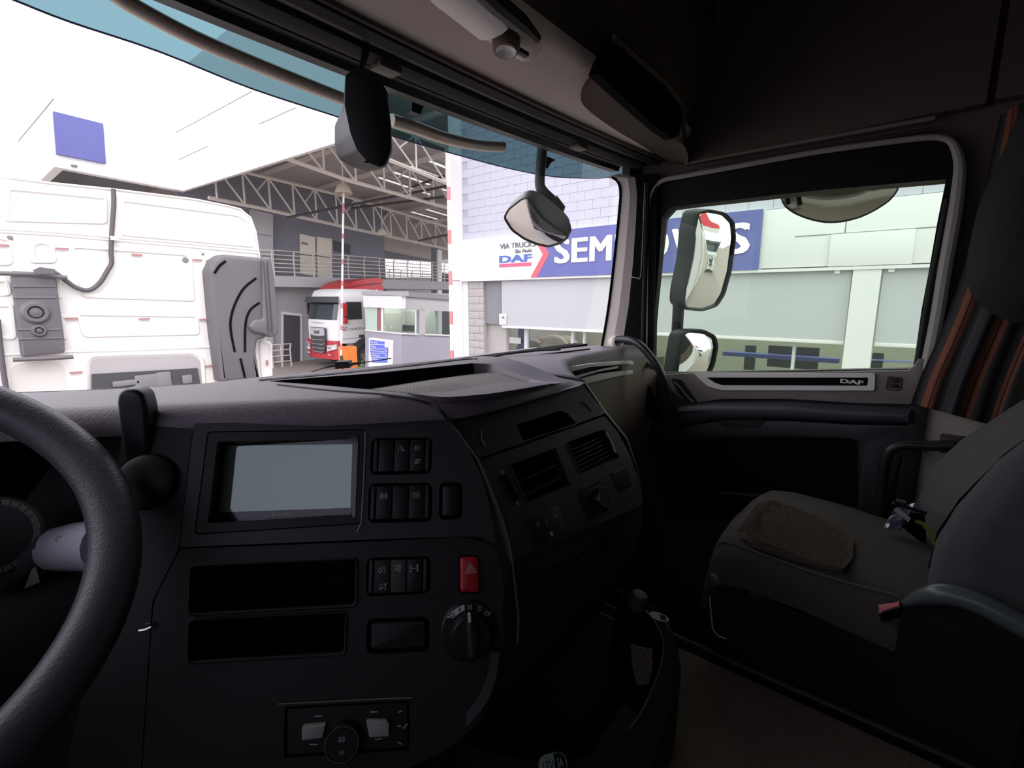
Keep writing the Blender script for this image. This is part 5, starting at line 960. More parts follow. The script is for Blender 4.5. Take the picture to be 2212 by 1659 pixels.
def truss(lab, Y, top, bot, step, r=.07):
    T = thing('roof_truss', lab, 'truss', (onY(*bot[0], Y).x, Y, G), 'steel trusses under the hangar roof')
    tp_ = [onY(x, y, Y) for x, y in top]; bp_ = [onY(x, y, Y) for x, y in bot]
    def zat(pl, x):
        for a, b in zip(pl, pl[1:]):
            if x <= b.x or b is pl[-1]: return a.z+(b.z-a.z)*(x-a.x)/(b.x-a.x)
    x0, x1 = 7.45, max(tp_[-1].x, bp_[-1].x)+4
    for nm, pl in (('top_chord', tp_), ('bottom_chord', bp_)):
        mm = M(); q = [V((x0, Y, zat(pl, x0)))]+[p for p in pl if x0 < p.x < x1]+[V((x1, Y, zat(pl, x1)))]; q = sorted(q, key=lambda p: p.x)
        for a, b in zip(q, q[1:]):
            if (b-a).length > .05: mm.tube([a, b], r, 4)
        part(nm, mm, STEEL, T)
    x = x0+.3; i = 0; post = None
    while x+step < x1:
        mm = M(); mm.tube([(x, Y, zat(bp_, x)), (x, Y, zat(tp_, x))], r*.6, 4); part('post', mm, STEEL, T)
        a, b = ((x, Y, zat(tp_, x)), (x+step, Y, zat(bp_, x+step))) if i % 2 == 0 or True else None
        mm = M(); mm.tube([a, b], r*.55, 4); part('brace', mm, STEEL, T)
        if i % 2: mm = M(); m1 = (V(a)+V(b))/2; mm.tube([m1, (x+step, Y, zat(tp_, x+step))], r*.4, 4); part('brace', mm, STEEL, T)
        x += step; i += 1
truss('lowest and farthest cream steel truss above the blue-grey wall', 20.5, [(440, 350), (754, 426), (962, 489)], [(440, 425), (560, 449), (740, 489), (962, 537)], .98)
truss('middle cream steel truss of the hangar roof', 15, [(600, 262), (760, 318), (965, 392)], [(560, 322), (754, 390), (970, 450)], 1.15, .065)
truss('nearest cream steel truss just below the tinted visor', 12, [(700, 215), (965, 318)], [(700, 292), (840, 345), (970, 398)], 1.2, .055)
for (a, b) in (((620, 470), (1000, 395)), ((905, 520), (1000, 500)), ((870, 410), (960, 380)), ((760, 450), (960, 425))):
    pa, pb = onY(*a, 20), onY(*b, 14); mm = M(); mm.tube([pa, pb], .05, 4); part('tie_rod', mm, DARKG, rf)
def lamp(px, D, s, lab):
    T = thing('pendant_lamp', lab, 'lamp', at(px[0], px[1]+14, D)); c = at(*px, D)
    mm = M(); mm.lathe([(.05*s, .30*s), (.10*s, .26*s), (.20*s, .18*s), (.27*s, .02*s), (.28*s, -.05*s)], c, (0, 0, 1), 20); part('shade', mm, mat('lamp_shade', (.55, .47, .36), .6), T)
    mm = M(); mm.tube([c+V((0, 0, .28*s)), c+V((0, 0, 1.7*s))], .02, 6); part('stem', mm, STEEL, T)
lamp((742, 415), 17, 1.05, 'larger bell lamp hanging beside the striped boom'); lamp((826, 507), 22, .95, 'smaller bell lamp hanging deeper in the hangar')

# back wall, mezzanine and its doors
YW = 22.5
bw = thing('office_block', 'blue-grey two-storey office wall inside the hangar', 'building', (12, YW, G))
mm = M(); a = onY(562, 500, YW); b = onY(824, 500, YW); mm.box((a.x-3, YW, G), (b.x, YW+.3, 8.9)); part('wall', mm, GWALL, bw)
mm = M(); mm.box((b.x-.01, YW+.01, G), (b.x+.15, 27, 7.6)); part('side_wall', mm, GWALL, bw)
mm = M(); q = [onY(x, y, YW-.35) for x, y in [(545, 452), (590, 463), (590, 800), (545, 800)]]; mm.prism(q, (0, .33, 0)); co = part('corner_column', mm, GWALL2, bw, 'pale panelled column')
for y in (505, 550, 590, 640, 700):
    mm = M(); mm.tube([onY(550, y, YW-.36), onY(590, y+5, YW-.36)], .012, 4); part('panel_joint', mm, MIDG, co)
mm = M(); mm.box((a.x-3, YW-.03, G), (b.x, YW, onY(640, 612, YW).z)); part('lower_wall', mm, GWALL2, bw)
def wdoor(px, nm, mt, par, Y=YW, d=.06): mm = M(); mm.prism([onY(x, y, Y-d) for x, y in px], (0, d, 0)); return part(nm, mm, mt, par)
for px in ([(648, 505), (681, 512), (682, 597), (649, 591)], [(685, 511), (717, 516), (717, 601), (686, 598)]):
    d_ = wdoor(px, 'door', CREAM, bw); mm = M(); x0, x1 = px[0][0], px[1][0]; mm.tube([onY(x0, 549 if x0 < 660 else 552, YW-.07), onY(x1, 553 if x0 < 660 else 558, YW-.07)], .025, 4); part('door_rail', mm, MIDG, d_)
wdoor([(651, 522), (665, 525), (665, 530), (651, 527)], 'sign_plate', MIDG, bw, d=.08)
wdoor([(722, 520), (757, 529), (757, 549), (723, 542)], 'window', DARKG, bw)
df = wdoor([(608, 673), (653, 678), (654, 790), (608, 790)], 'door_frame', mat('white_frame', (.75, .73, .70), .6), bw, YW-.03, .05)
mm = M(); mm.prism([onY(x, y, YW-.11) for x, y in [(613, 679), (648, 683), (648, 790), (613, 790)]], (0, .02, 0)); part('dark_opening', mm, mat('opening_dark', (.07, .065, .08), .8), df)
mz = thing('mezzanine', 'pale grey mezzanine slab in front of the blue-grey wall', 'balcony', (15, 21.5, 3.5))
zt = onY(640, 597, 21.3).z; zb = onY(640, 620, 21.3).z; xa = onY(592, 600, 21.3).x; xb = onY(985, 600, 21.3).x
mm = M(); mm.box((xa, 21.3, zb), (xb, YW, zt)); part('slab', mm, GWALL2, mz)
mm = M(); mm.prism([(xa, 21.3, zb), (xa-.9, YW-.2, zb), (xa-.9, YW-.2, zt), (xa, 21.3, zt)], (.2, .2, 0)); part('slab_end', mm, GWALL2, mz)
def railing(lab, A, B, n, h=1.05, rails=6, r=.022, grp='cream railings of the mezzanine'):
    T = thing('railing', lab, 'railing', A, grp); A = V(A); B = V(B)
    for i in range(n+1):
        p = lerp(A, B, i/n); mm = M(); mm.tube([p, p+V((0, 0, h*.8)), p+V((0, -.10, h))], r*1.4, 5); part('post', mm, STEEL, T)
    for k in range(rails):
        z = V((0, -.03 if k < rails-1 else -.1, h*(k+1)/rails)); mm = M(); mm.tube([A+z, B+z], r, 5); part('rail', mm, STEEL, T)
railing('cream railing along the mezzanine edge in front of the cream doors', (xa+.05, 21.35, zt), (xb, 21.35, zt), 12)
railing('short cream railing turning back at the left mezzanine end', (xa-.85, YW-.25, zt), (xa, 21.35, zt), 2)
railing('cream railing deeper behind the mezzanine at the right', (b.x+.3, 26, zt-.2), (onY(975, 600, 26).x, 26, zt-.2), 9)
railing('low railing on the ground beside the dark doorway', (onY(588, 770, 21).x, 21, G), (onY(628, 770, 21).x, 21, G), 2, 1.0, 4, grp='low ground railing')
bs = thing('warehouse', 'white corrugated warehouse seen through the hangar opening', 'building', (30, 46, G))
mm = M(); q = [onY(x, y, 46) for x, y in [(790, 525), (1030, 525), (1030, 690), (790, 690)]]; mm.prism(q, (0, .2, 0)); part('wall', mm, WHITE, bs)
for i in range(30):
    x = 820+i*4.2; mm = M(); mm.tube([onY(x, 530, 45.97), onY(x, 640, 45.97)], .03, 3); part('wall_rib', mm, LGREY, bs)
mm = M(); mm.prism([onY(x, y, 24) for x, y in [(938, 525), (946, 526), (946, 760), (938, 760)]], (0, .3, 0)); part('column', mm, MIDG, bs)
mm = M(); mm.prism([onY(x, y, 23.8) for x, y in [(946, 540), (955, 541), (955, 760), (946, 760)]], (0, .3, 0)); part('column', mm, WHITE, bs)
mm = M(); mm.prism([onY(x, y, 25) for x, y in [(955, 590), (990, 592), (990, 760), (955, 760)]], (0, .3, 0)); part('dark_panel', mm, DARKG, bs)
mm = M(); mm.prism([onY(x, y, 30) for x, y in [(824, 600), (1000, 600), (1000, 720), (824, 720)]], (0, .3, 0)); part('lower_wall', mm, GWALL2, bs)

# ------------------------------------------------------------------ trucks
def truck(lab, base, fwd, colA=WHITE, colB=TRED, colR=TRED, grp=None, web=True):
    T = thing('truck', lab, 'truck', base, grp); B0 = V(base); f = V(fwd).normalized(); l = V((-f.y, f.x, 0)); z_ = V((0, 0, 1))
    tp = lambda x, y, z: B0+f*x+l*y+z_*z
    def plan(d=0, x1=-2.2):
        o = []; r = .32
        o.append((x1, 1.25+d)); o.append((-1.1, 1.25+d)); 
        for i in range(7): a = pi/2*i/6; o.append((-.42+(r+d)*sin(a)+.02, 1.25-r+(r+d)*cos(a)))
        for y in (.6, .3, 0, -.3, -.6): o.append((d+.0+.06*(1-(y/.93)**2)-.08+.0, y))
        for i in range(7): a = pi/2*(1-i/6); o.append((-.42+(r+d)*sin(a)+.02, -1.25+r-(r+d)*cos(a)))
        o.append((-1.1, -1.25-d)); o.append((x1, -1.25-d)); return o
    def ring(z, dx=0, d=0, sc=1): return [tp(x*1+dx, y*sc, z) for x, y in plan(d)]
    mm = M(); mm.grid([ring(1.05, 0), ring(1.15, 0), ring(1.6, .0), ring(2.08, -.02), ring(2.95, -.22, 0, .985), ring(3.12, -.27, 0, .98), ring(3.28, -.34, -.03, .97), ring(3.34, -.5, -.1, .95)]); mm.prism(ring(3.335, -.5, -.1, .95), (0, 0, .01)); mm.prism([tp(-2.2, 1.25, 1.05), tp(-2.2, -1.25, 1.05), tp(-2.2, -1.19, 3.34), tp(-2.2, 1.19, 3.34)], f*-.05); part('cab_body', mm, colA, T, smooth=50)
    def strip(z0, z1, i0, i1, dx0, dx1, d, nm, mt, sc0=1, sc1=1):
        mm = M(); n = i1-i0+1; A = [tp(x+dx0, y*sc0, z0) for x, y in plan(d)[i0:i1+1]]; Bq = [tp(x+dx1, y*sc1, z1) for x, y in plan(d)[i0:i1+1]]; mm.grid([A, [lerp(p, q, .5) for p, q in zip(A, Bq)], Bq]); return part(nm, mm, mt, T, smooth=50)
    strip(2.05, 2.78, 5, 17, -.02, -.17, .015, 'windscreen', TGLASS, 1, .987)
    strip(2.78, 3.02, 4, 18, -.02, -.10, .11, 'sun_visor', DARKG, 1, .98)
    strip(.38, 1.18, 3, 19, .03, .02, .03, 'bumper', colB)
    mm = M(); mm.prism([tp(.03, y, z) for y, z in [(.62, 1.72), (-.62, 1.72), (-.60, 1.05), (-.48, .62), (.48, .62), (.60, 1.05)]], f*.04); gr = part('grille', mm, DARKG, T)
    mm = M(); mm.prism([tp(.065, y, z) for y, z in [(.58, 1.70), (-.58, 1.70), (-.57, 1.40), (-.3, 1.36), (.3, 1.36), (.57, 1.40)]], f*.03); part('badge_panel', mm, mat('badge', (.6, .6, .62), .3, metal=.3), gr)
    GF = Fr(tp(.10, 0, 1.52), -l if True else l, (0, 0, -1), f); GF = Fr(tp(.10, 0, 1.52), l*-1 if (l*-1).cross(V((0, 0, -1))).dot(f) < 0 else l, (0, 0, -1), f)
    GF = Fr(tp(.10, 0, 1.52), V((0, 0, 1)).cross(f), (0, 0, -1), f)
    mm = M(); text(mm, 'DAF', GF, -.22, -.06, .22, .07, ext=.01, off=.02); part('lettering', mm, DARKG, gr)
    for z in (1.22, 1.04, .86, .70):
        w_ = .5 if z > .8 else .42; mm = M(); mm.tube([tp(.09, -w_, z), tp(.10, -w_+.1, z-.04), tp(.10, w_-.1, z-.04), tp(.09, w_, z)], .018, 5); part('grille_bar', mm, mat('bar_grey', (.5, .5, .5), .35, metal=.4), gr)
    for sy in (1, -1):
        mm = M(); mm.prism([tp(x, sy*y, z) for x, y, z in [(.045, .72, .72), (.045, 1.0, .78), (-.12, 1.17, .84), (-.12, 1.18, 1.04), (.045, 1.0, 1.02), (.045, .74, .98)]], f*.05); hl = part('headlight', mm, mat('headlamp', (.7, .7, .72), .15, spec=.8), T)
        for yy in (.82, .96):
            mm = M(); mm.lathe([(.06, 0), (.055, .02), (0, .01)], tp(.09, sy*yy, .88), f, 12); part('lamp_bulb', mm, CHROME, hl)
        mm = M(); mm.prism([tp(.06, sy*.75, .55), tp(.06, sy*.98, .57), tp(.06, sy*.98, .61), tp(.06, sy*.75, .60)], f*.02); part('fog_lamp', mm, WPRINT, T)
        X = sy*1.252
        mm = M(); mm.prism([tp(x, X*.992, z) for x, z in [(-.50, 2.05), (-1.35, 2.05), (-1.35, 2.80), (-.62, 2.80), (-.50, 2.5)]], l*sy*.02); part('side_window', mm, TGLASS, T)
        mm = M(); mm.tube([tp(x, X*1.003, z) for x, z in [(-1.42, 2.9), (-1.44, 2.0), (-1.45, 1.2)]], .008, 4); mm.tube([tp(x, X*1.003, 1.25) for x in (-.3, -2.2)], .008, 4); part('door_seam', mm, MIDG, T)
        mm = M(); c = tp(-1.28, X*1.01, 1.32); mm.prism([tp(-1.15, X*1.005, 1.38), tp(-1.40, X*1.005, 1.38), tp(-1.40, X*1.005, 1.26), tp(-1.15, X*1.005, 1.26)], l*sy*.015); part('door_handle', mm, DARKG, T)
        ch = rounded([(-.22, 0), (-.46, 0), (-.46, .6), (-.22, .6)], .07, 3)
        mm = M(); F4 = Fr(tp(0, sy*1.42, 2.08), f, (0, 0, 1), l*sy); cushion(mm, F4, rounded([(-.30, .12), (-.52, .12), (-.52, .68), (-.30, .68)], .07, 3), -.08, .08, .03); cushion(mm, F4, rounded([(-.32, -.18), (-.52, -.18), (-.52, .08), (-.32, .08)], .06, 3), -.08, .08, .03); mi = part('mirror_housing', mm, colR if sy > 0 else DARKG, T)
        mm = M(); mm.tube([tp(-.42, sy*1.2, 2.02), tp(-.42, sy*1.40, 1.92), tp(-.42, sy*1.42, 2.7), tp(-.42, sy*1.2, 2.85)], .02, 6); part('mirror_arm', mm, DARKG, T)
        # wheel and arch
        mm = M(); mm.lathe([(.62, -.25), (.62, .0), (.66, .02)], tp(-1.42, sy*1.05, .52), l*sy, 26); mm.lathe([(0, -.26), (.62, -.25)], tp(-1.42, sy*1.05, .52), l*sy, 26); 
        mm = M(); mm.prism([tp(-1.42+.68*cos(a), sy*1.255, .56+.68*sin(a)) for a in [pi*i/14 for i in range(15)]], l*sy*.012); part('wheel_arch', mm, DARKG, T)
        mm = M(); mm.lathe([(.30, .02), (.46, .06), (.51, .02), (.52, -.1), (.50, -.28), (0, -.3)], tp(-1.42, sy*1.24, .52), l*sy, 32); wh = part('wheel', mm, TYRE, T)
        mm = M(); mm.lathe([(0, .03), (.09, .03), (.13, -.02), (.24, -.05), (.30, .02)], tp(-1.42, sy*1.24, .52), l*sy, 28); part('wheel_rim', mm, MIDG, wh)
        mm = M()
        for k in range(10): a = 2*pi*k/10; c = tp(-1.42+.17*cos(a), sy*1.24, .52+.17*sin(a)); mm.tube([c-l*sy*.03, c+l*sy*.03], .022, 5)
        part('wheel_nuts', mm, SILVER, wh, stuff=True)
    mm = M(); mm.prism([tp(-.03, y, 2.28) for y in (-.01, .01)]+[tp(-.03, .01, 2.1), tp(-.03, -.01, 2.1)], f*.02)
    # air deflector
    mm = M(); A_ = [[tp(-.72, y, 3.33) for y in (-.9, -.45, 0, .45, .9)], [tp(-.85, y, 3.48) for y in (-.95, -.5, 0, .5, .95)], [tp(-1.2, y, 3.66+.02*(1-abs(y))) for y in (-1, -.5, 0, .5, 1)], [tp(-1.8, y, 3.80) for y in (-1.05, -.5, 0, .5, 1.05)], [tp(-2.5, y, 3.86) for y in (-1.1, -.5, 0, .5, 1.1)], [tp(-2.6, y, 3.3) for y in (-1.1, -.5, 0, .5, 1.1)]]
    mm.grid(A_)
    for sy in (-1, 1): mm.prism([tp(-.72, sy*.9, 3.32), tp(-.85, sy*.95, 3.48), tp(-1.2, sy*1, 3.66), tp(-1.8, sy*1.05, 3.80), tp(-2.5, sy*1.1, 3.86), tp(-2.62, sy*1.12, 3.72), tp(-2.5, sy*1.13, 3.62), tp(-2.65, sy*1.14, 3.28), tp(-2.2, sy*1.12, 3.32)], l*sy*.04)
    part('roof_deflector', mm, colR, T)
    mm = M(); mm.tube([tp(-.78, 1.0, 3.36), tp(-1.5, 1.12, 3.52), tp(-2.5, 1.18, 3.62)], .012, 4); part('deflector_seam', mm, DARKG, T)
    mm = M(); mm.box((0, 0, 0), (0, 0, 0)) if False else mm.prism([tp(-2.3, -1.0, .5), tp(-2.3, 1.0, .5), tp(-2.3, 1.0, .9), tp(-2.3, -1.0, .9)], f*-3.6); part('chassis', mm, DARKG, T)
    mm = M(); mm.prism([tp(-2.3, y, .62) for y in (.7, 1.22)]+[tp(-3.3, 1.22, .62), tp(-3.3, .7, .62)], (0, 0, .6)); part('fuel_tank', mm, MIDG, T)
    if web:
        mm = M(); WF = Fr(tp(.0, 0, 1.92), V((0, 0, 1)).cross(f), (0, 0, -1), f); text(mm, 'www.gologistica.com', WF, -.55, -.05, .45, .05, ext=.01, w=.01); part('lettering', mm, GPRINT, T)
        SF = Fr(tp(-.9, 1.256, 1.66), V((0, 0, 1)).cross(l), (0, 0, -1), l); mm = M(); text(mm, 'GO', SF, -.62, -.10, -.30, .08, ext=.008, shear=.2, off=.02); text(mm, 'LOGISTICA', SF, -.20, -.04, .50, .05, ext=.008); part('lettering', mm, MIDG, T)
    return T
tk = truck('white and red tractor truck with red roof deflector in the hangar', (11.05, 19.85, G), (-1, 0, 0))
truck('white truck parked behind at the right, seen in the mirrors', (5.6, -15, G), (0, 1, 0), WHITE, WHITE, WHITE, web=False)
truck('white truck farther back at the left, seen in the mirrors', (9.6, -27, G), (0, 1, 0), WHITE, WHITE, WHITE, web=False)
mm = M(); mm.prism([(2, -42, 5.5), (14, -42, 5.5), (8, -42, 8.5)], (0, -6, 0)); ra_ = thing('red_roof_house', 'red gabled roof far behind, seen in the mirrors', 'building', (8, -45, G)); part('roof', mm, RED, ra_)
mm = M(); mm.box((2.5, -48, G), (13.5, -42, 5.5)); part('wall', mm, OFFW, ra_)

# ------------------------------------------------------------------ booth, booms, totem
BX, BY = 11.688, 15.008
bo_ = thing('reception_booth', 'low grey reception booth with glazed corner', 'booth', (13, 16.2, G))
lx = lambda pts, d=0: [onX(x, y, BX-d) for x, y in pts]; ry = lambda pts, d=0: [onY(x, y, BY-d) for x, y in pts]
PG = mat('booth_grey', (.40, .385, .44), .8, var=.05, scale=3); PG2 = mat('booth_light', (.52, .50, .50), .8)
mm = M(); mm.prism(lx([(789, 714), (867, 721), (867, 900), (789, 880)]), (.12, 0, 0)); part('lower_wall', mm, PG, bo_)
mm = M(); mm.prism(ry([(867, 721), (1000, 727), (1000, 900), (867, 900)]), (0, .12, 0)); part('lower_wall', mm, PG, bo_)
mm = M(); mm.prism(lx([(784, 638), (867, 639), (867, 667), (785, 663)], .15), (.2, 0, 0)); part('white_fascia', mm, WHITE, bo_)
mm = M(); mm.prism(ry([(867, 640), (1000, 650), (1000, 674), (867, 668)]), (0, .15, 0)); part('upper_wall', mm, PG2, bo_)
mm = M(); mm.prism(lx([(780, 629), (869, 629), (869, 639), (781, 637)], .2), (.3, 0, 0)); part('roof_edge', mm, LGREY, bo_)
mm = M(); mm.prism(ry([(867, 629), (1000, 640), (1000, 650), (867, 640)], .1), (0, .2, 0)); part('roof_edge', mm, mat('roof_edge', (.30, .28, .30), .8), bo_)
mm = M(); zr = onY(867, 633, BY).z; mm.box((BX, BY, zr-.1), (BX+4, BY+2.4, zr)); part('roof', mm, LGREY, bo_)
mm = M(); mm.box((BX+.1, BY+2.3, G), (BX+4, BY+2.4, zr)); part('rear_wall', mm, mat('booth_inside', (.6, .6, .52), .8), bo_)
mm = M(); mm.box((BX+2.0, BY+.3, G), (BX+2.1, BY+2.3, zr)); part('inner_wall', mm, mat('booth_inside2', (.5, .52, .48), .8), bo_)
for px, mt in (([(788, 663), (814, 664), (814, 716), (790, 714)], mat('green_pane', (.55, .66, .58), .2)), ([(815, 664), (822, 665), (822, 717), (815, 716)], mat('brick_red', (.35, .14, .14), .7)), ([(823, 665), (828, 665), (828, 718), (823, 717)], WHITE)):
    mm = M(); mm.prism(lx(px), (.05, 0, 0)); part('corner_glazing' if mt.name.startswith('green') else 'post', mm, mt, bo_)
mm = M(); mm.prism(lx([(828, 665), (867, 668), (867, 721), (828, 718)]), (.01, 0, 0)); part('window_pane', mm, SHG, bo_)
mm = M(); mm.prism(ry([(867, 668), (906, 671), (905, 722), (867, 721)]), (0, .01, 0)); part('window_pane', mm, SHG, bo_)
mm = M(); mm.prism(ry([(919, 671), (1000, 674), (1000, 726), (919, 723)]), (0, .01, 0)); part('window_pane', mm, SHG, bo_)
mm = M(); mm.prism(ry([(904, 668), (919, 669), (919, 724), (904, 723)]), (0, .12, 0)); part('pier', mm, PG2, bo_)
for px in ([(789, 714), (867, 721)],):
    mm = M(); a, b = lx(px, .04); mm.tube([a, b], .035, 4); part('sill', mm, WHITE, bo_)
mm = M(); a, b = ry([(867, 721), (904, 723)], .04); mm.tube([a, b], .035, 4); part('sill', mm, WHITE, bo_)
mm = M(); a, b = ry([(919, 723), (990, 726)], .04); mm.tube([a, b], .035, 4); part('sill', mm, WHITE, bo_)
mm = M(); a, b = ry([(898, 671), (898, 722)], .02); mm.tube([a, b], .03, 4); part('mullion', mm, WHITE, bo_)
mm = M(); q = [onY(x, y, BY+.9) for x, y in [(871, 702), (895, 703), (895, 716), (871, 716)]]; mm.prism(q, (0, .06, 0)); single('monitor', mm, DARKG, 'dark computer monitor inside the booth window', 'monitor')
for i, (x, lab, mt) in enumerate(((831, 'pale bottle inside the booth at the left of the clear pane', WHITE), (846, 'slim white bottle inside the booth near the corner', WHITE))):
    mm = M(); c = onX(x, 716, BX+.5); mm.lathe([(0, 0), (.045, 0), (.045, .16), (.015, .2), (.015, .26), (0, .26)], c, (0, 0, 1), 10); single('bottle', mm, mt, lab, 'bottle', 'bottles inside the booth')
def boom(lab, top, bot, D, bands, r):
    a, b = at(*top, D), at(*bot, D); T = thing('barrier_boom', lab, 'barrier', (b.x, b.y, G), 'raised red and white barrier booms'); mq = M(); mq.tube([(b.x, b.y, G), b], r*1.3, 8); part('stand', mq, DARKG, T); mm = M(); mm.tube([b, a], r, 8); part('pole', mm, WHITE, T)
    for y0, y1 in bands:
        t0, t1 = [(y-bot[1])/(top[1]-bot[1]) for y in (y0, y1)]; mm = M(); mm.tube([lerp(b, a, t0), lerp(b, a, t1)], r*1.06, 8); part('red_band', mm, mat('band_red', (.58, .20, .20), .5), T)
    return T
bt_ = boom('thin striped boom standing on the orange cabinet', (742, 416), (737, 768), 17, [(440, 462), (505, 516), (560, 572), (607, 618), (655, 667), (703, 713), (742, 756)], .036)
b2_ = boom('thick striped boom beside the white showroom corner', (967, 330), (977, 790), 12.6, [(404, 433), (497, 528), (586, 616), (673, 701), (757, 780)], .045)
a = at(746, 790, 17.2); mm = M(); mm.box((a.x-.1, a.y-.12, G), (a.x+.42, a.y+.25, onY(746, 749, a.y).z), .02); ob = thing('barrier_cabinet', 'orange barrier cabinet below the striped boom', 'cabinet', (a.x+.1, a.y, G)); part('body', mm, ORANGE, ob)
mm = M(); mm.box((a.x-.115, a.y-.06, .5), (a.x-.1, a.y+.2, onY(746, 755, a.y).z)); part('side_door', mm, mat('orange_shade', (.75, .20, .05), .5), ob)
SXp = at(820, 760, 14.5).x; sn = thing('direction_totem', 'blue and white direction board with white arrows', 'sign', onX(820, 860, SXp))
tx = lambda pts, d=0: [onX(x, y, SXp-d) for x, y in pts]
mm = M(); mm.prism(tx([(797, 730), (841, 736), (839, 860), (796, 860)]), (.14, 0, 0)); part('frame', mm, WHITE, sn)
TF = Fr(onX(820, 760, SXp-.02), (0, -1, 0), (0, 0, -1), (-1, 0, 0))
mm = M(); mm.prism([TF.p(*TF.px(x, y)) for x, y in [(800, 734), (833, 738), (838, 755), (836, 783), (805, 783), (800, 760)]], TF.n*.01); part('board', mm, mat('board_blue', (.09, .13, .55), .5), sn)
mm = M(); mm.prism([TF.p(*TF.px(x, y)) for x, y in [(832, 739), (839, 740), (839, 751), (832, 750)]], TF.n*.015); part('small_plate', mm, WHITE, sn)
for i, (s__, x1) in enumerate((('Serviços', 817), ('Peças', 813), ('Estacionamento', 831), ('Showroom', 820), ('Oficina', 819))):
    y = 736.5+i*9.2; a, b = TF.px(802 if i < 3 else 805, y), TF.px(x1, y+6.3); mm = M(); text(mm, s__, TF, a[0], a[1], b[0], b[1], ext=.004, w=.011, off=.01); part('lettering', mm, WPRINT, sn)
    if i < 4: mm = M(); a, b = TF.px(800, y+7.6), TF.px(836, y+8.6); mm.tube([TF.p(*a, .012), TF.p(*b, .012)], .008, 4); part('divider', mm, WPRINT, sn)
    if i > 1: mm = M(); c = TF.px(834.5, y+3.5); cyl(mm, TF, c[0], c[1], .026, .011, .016, 12); part('arrow_disc', mm, WPRINT, sn)
pl = thing('small_shrub', 'small green shrub at the foot of the orange cabinet', 'shrub', at(780, 830, 15.5)); mm = M()
for i in range(160):
    c = at(779+random.gauss(0, 5), 797+random.gauss(0, 7), 15.5+random.gauss(0, .1)); d = V((random.gauss(0, 1), random.gauss(0, 1), random.gauss(.5, 1))).normalized()*.10; e = d.cross(V((random.random(), random.random(), .3))).normalized()*.02
    mm.add([c, c+d*.5+e, c+d, c+d*.5-e], [(0, 1, 2, 3)])
part('leaves', mm, LEAF, pl, stuff=True, smooth=0)
mm = M(); c = at(779, 806, 15.5); mm.tube([(c.x, c.y, G), c+V((0, 0, .1))], .015, 5); part('stem', mm, LEAF, pl)

# ------------------------------------------------------------------ showroom building on the right
SX = 9.7
sh = thing('showroom', 'long white and grey showroom building on the right', 'building', (SX+2, 4, G))
YL = 9.95; YR = -9; Z1 = 3.10; Z2 = 4.13
mm = M(); mm.box((SX+.06, YR, Z2), (SX+.4, 9.72, 8.2)); uw = part('block_wall', mm, mat('mortar', (.37, .37, .42), .9), sh)
bm1 = M(); bm1.box((.048, .003, .003), (.07, .397, .197)); bme = None; cnt = 0
z = Z2; row = 0
while z < 8.1:
    ylo = 5.0 if row >= 3 else -1.4; y = 9.70-(.2 if row % 2 else 0)-.4
    if row % 2: pass
    while y > ylo and cnt < 298:
        if bme is None: o_ = part('block', M().add([v+V((SX, y, z)) for v in bm1.v], bm1.f), BLKW, uw); bme = o_; y00, z00 = y, z
        else: c_ = bme.copy(); COL.objects.link(c_); c_.location = (0, y-y00, z-z00)
        if y > 9.2 and row % 2:
            hm_ = M(); hm_.box((SX+.048, 9.503, z+.003), (SX+.07, 9.697, z+.197)); part('block', hm_, BLKW, uw)
        cnt += 1; y -= .4
    z += .2; row += 1
# white corner pier, band and panels
mm = M(); mm.box((SX-.02, 9.70, G), (SX+.5, 10.12, 8.2)); part('corner_pier', mm, OFFW, sh)
mm = M(); mm.box((SX-.06, 7.0, Z1), (SX+.1, YL+.1, Z2)); part('fascia_panel', mm, WHITE, sh)
Yc = onX(1171, 551, SX).y
yA, yB = onX(1652, 454, SX).y, onX(1640, 585, SX).y; yE = (yA+yB)/2
mm = M(); mm.box((SX-.06, yE, Z1), (SX+.1, 7.0, Z2)); part('fascia_panel', mm, WHITE, sh)
for y0, y1 in ((yE, 1.0), (.995, -.6), (-.605, -3.2), (-3.205, YR)):
    mm = M(); mm.box((SX-.05, y0-.004, Z1+.02), (SX+.1, y1+.004, Z2-.02), .004); part('fascia_panel', mm, OFFW, sh)
mm = M(); mm.box((SX-.08, YR, Z1-.05), (SX+.1, 9.7, Z1)); part('drip_edge', mm, OFFW, sh)
mm = M(); mm.box((SX-.055, yE-6, 3.62), (SX-.045, 1.7, 3.635)); part('panel_joint', mm, MIDG, sh)
# lettered sign
sg = thing('shop_sign', 'blue and white shop sign with large white capitals', 'sign', (SX-.1, 5, Z1))
NF = Fr((SX-.07, 5, 3.6), (0, -1, 0), (0, 0, -1), (-1, 0, 0))
u0 = NF.px(1187, 551)[0]; ub = NF.px(1152, 597)[0]; uE = 5-yE; vm = -.02
mm = M(); mm.prism([NF.p(u0-.0, vm), NF.p(ub+.12, 3.6-Z1), NF.p(uE, 3.6-Z1), NF.p(uE, 3.6-Z2), NF.p(ub+.12, 3.6-Z2)], NF.n*.03); part('blue_panel', mm, BLUE, sg)
mm = M(); t_ = .20; mm.prism([NF.p(u0-t_+.03, vm), NF.p(ub-.06, 3.6-Z1), NF.p(ub+.13, 3.6-Z1), NF.p(u0+.01, vm), NF.p(ub+.13, 3.6-Z2), NF.p(ub-.06, 3.6-Z2)], NF.n*.035); part('red_chevron', mm, mat('chevron_red', (.70, .10, .13), .5), sg)
ua, ue = NF.px(1198, 540)[0], NF.px(1623, 540)[0]; va, vb = NF.px(1220, 517)[1], NF.px(1220, 568)[1]; em = (ue-ua)/6.057; uq = ua
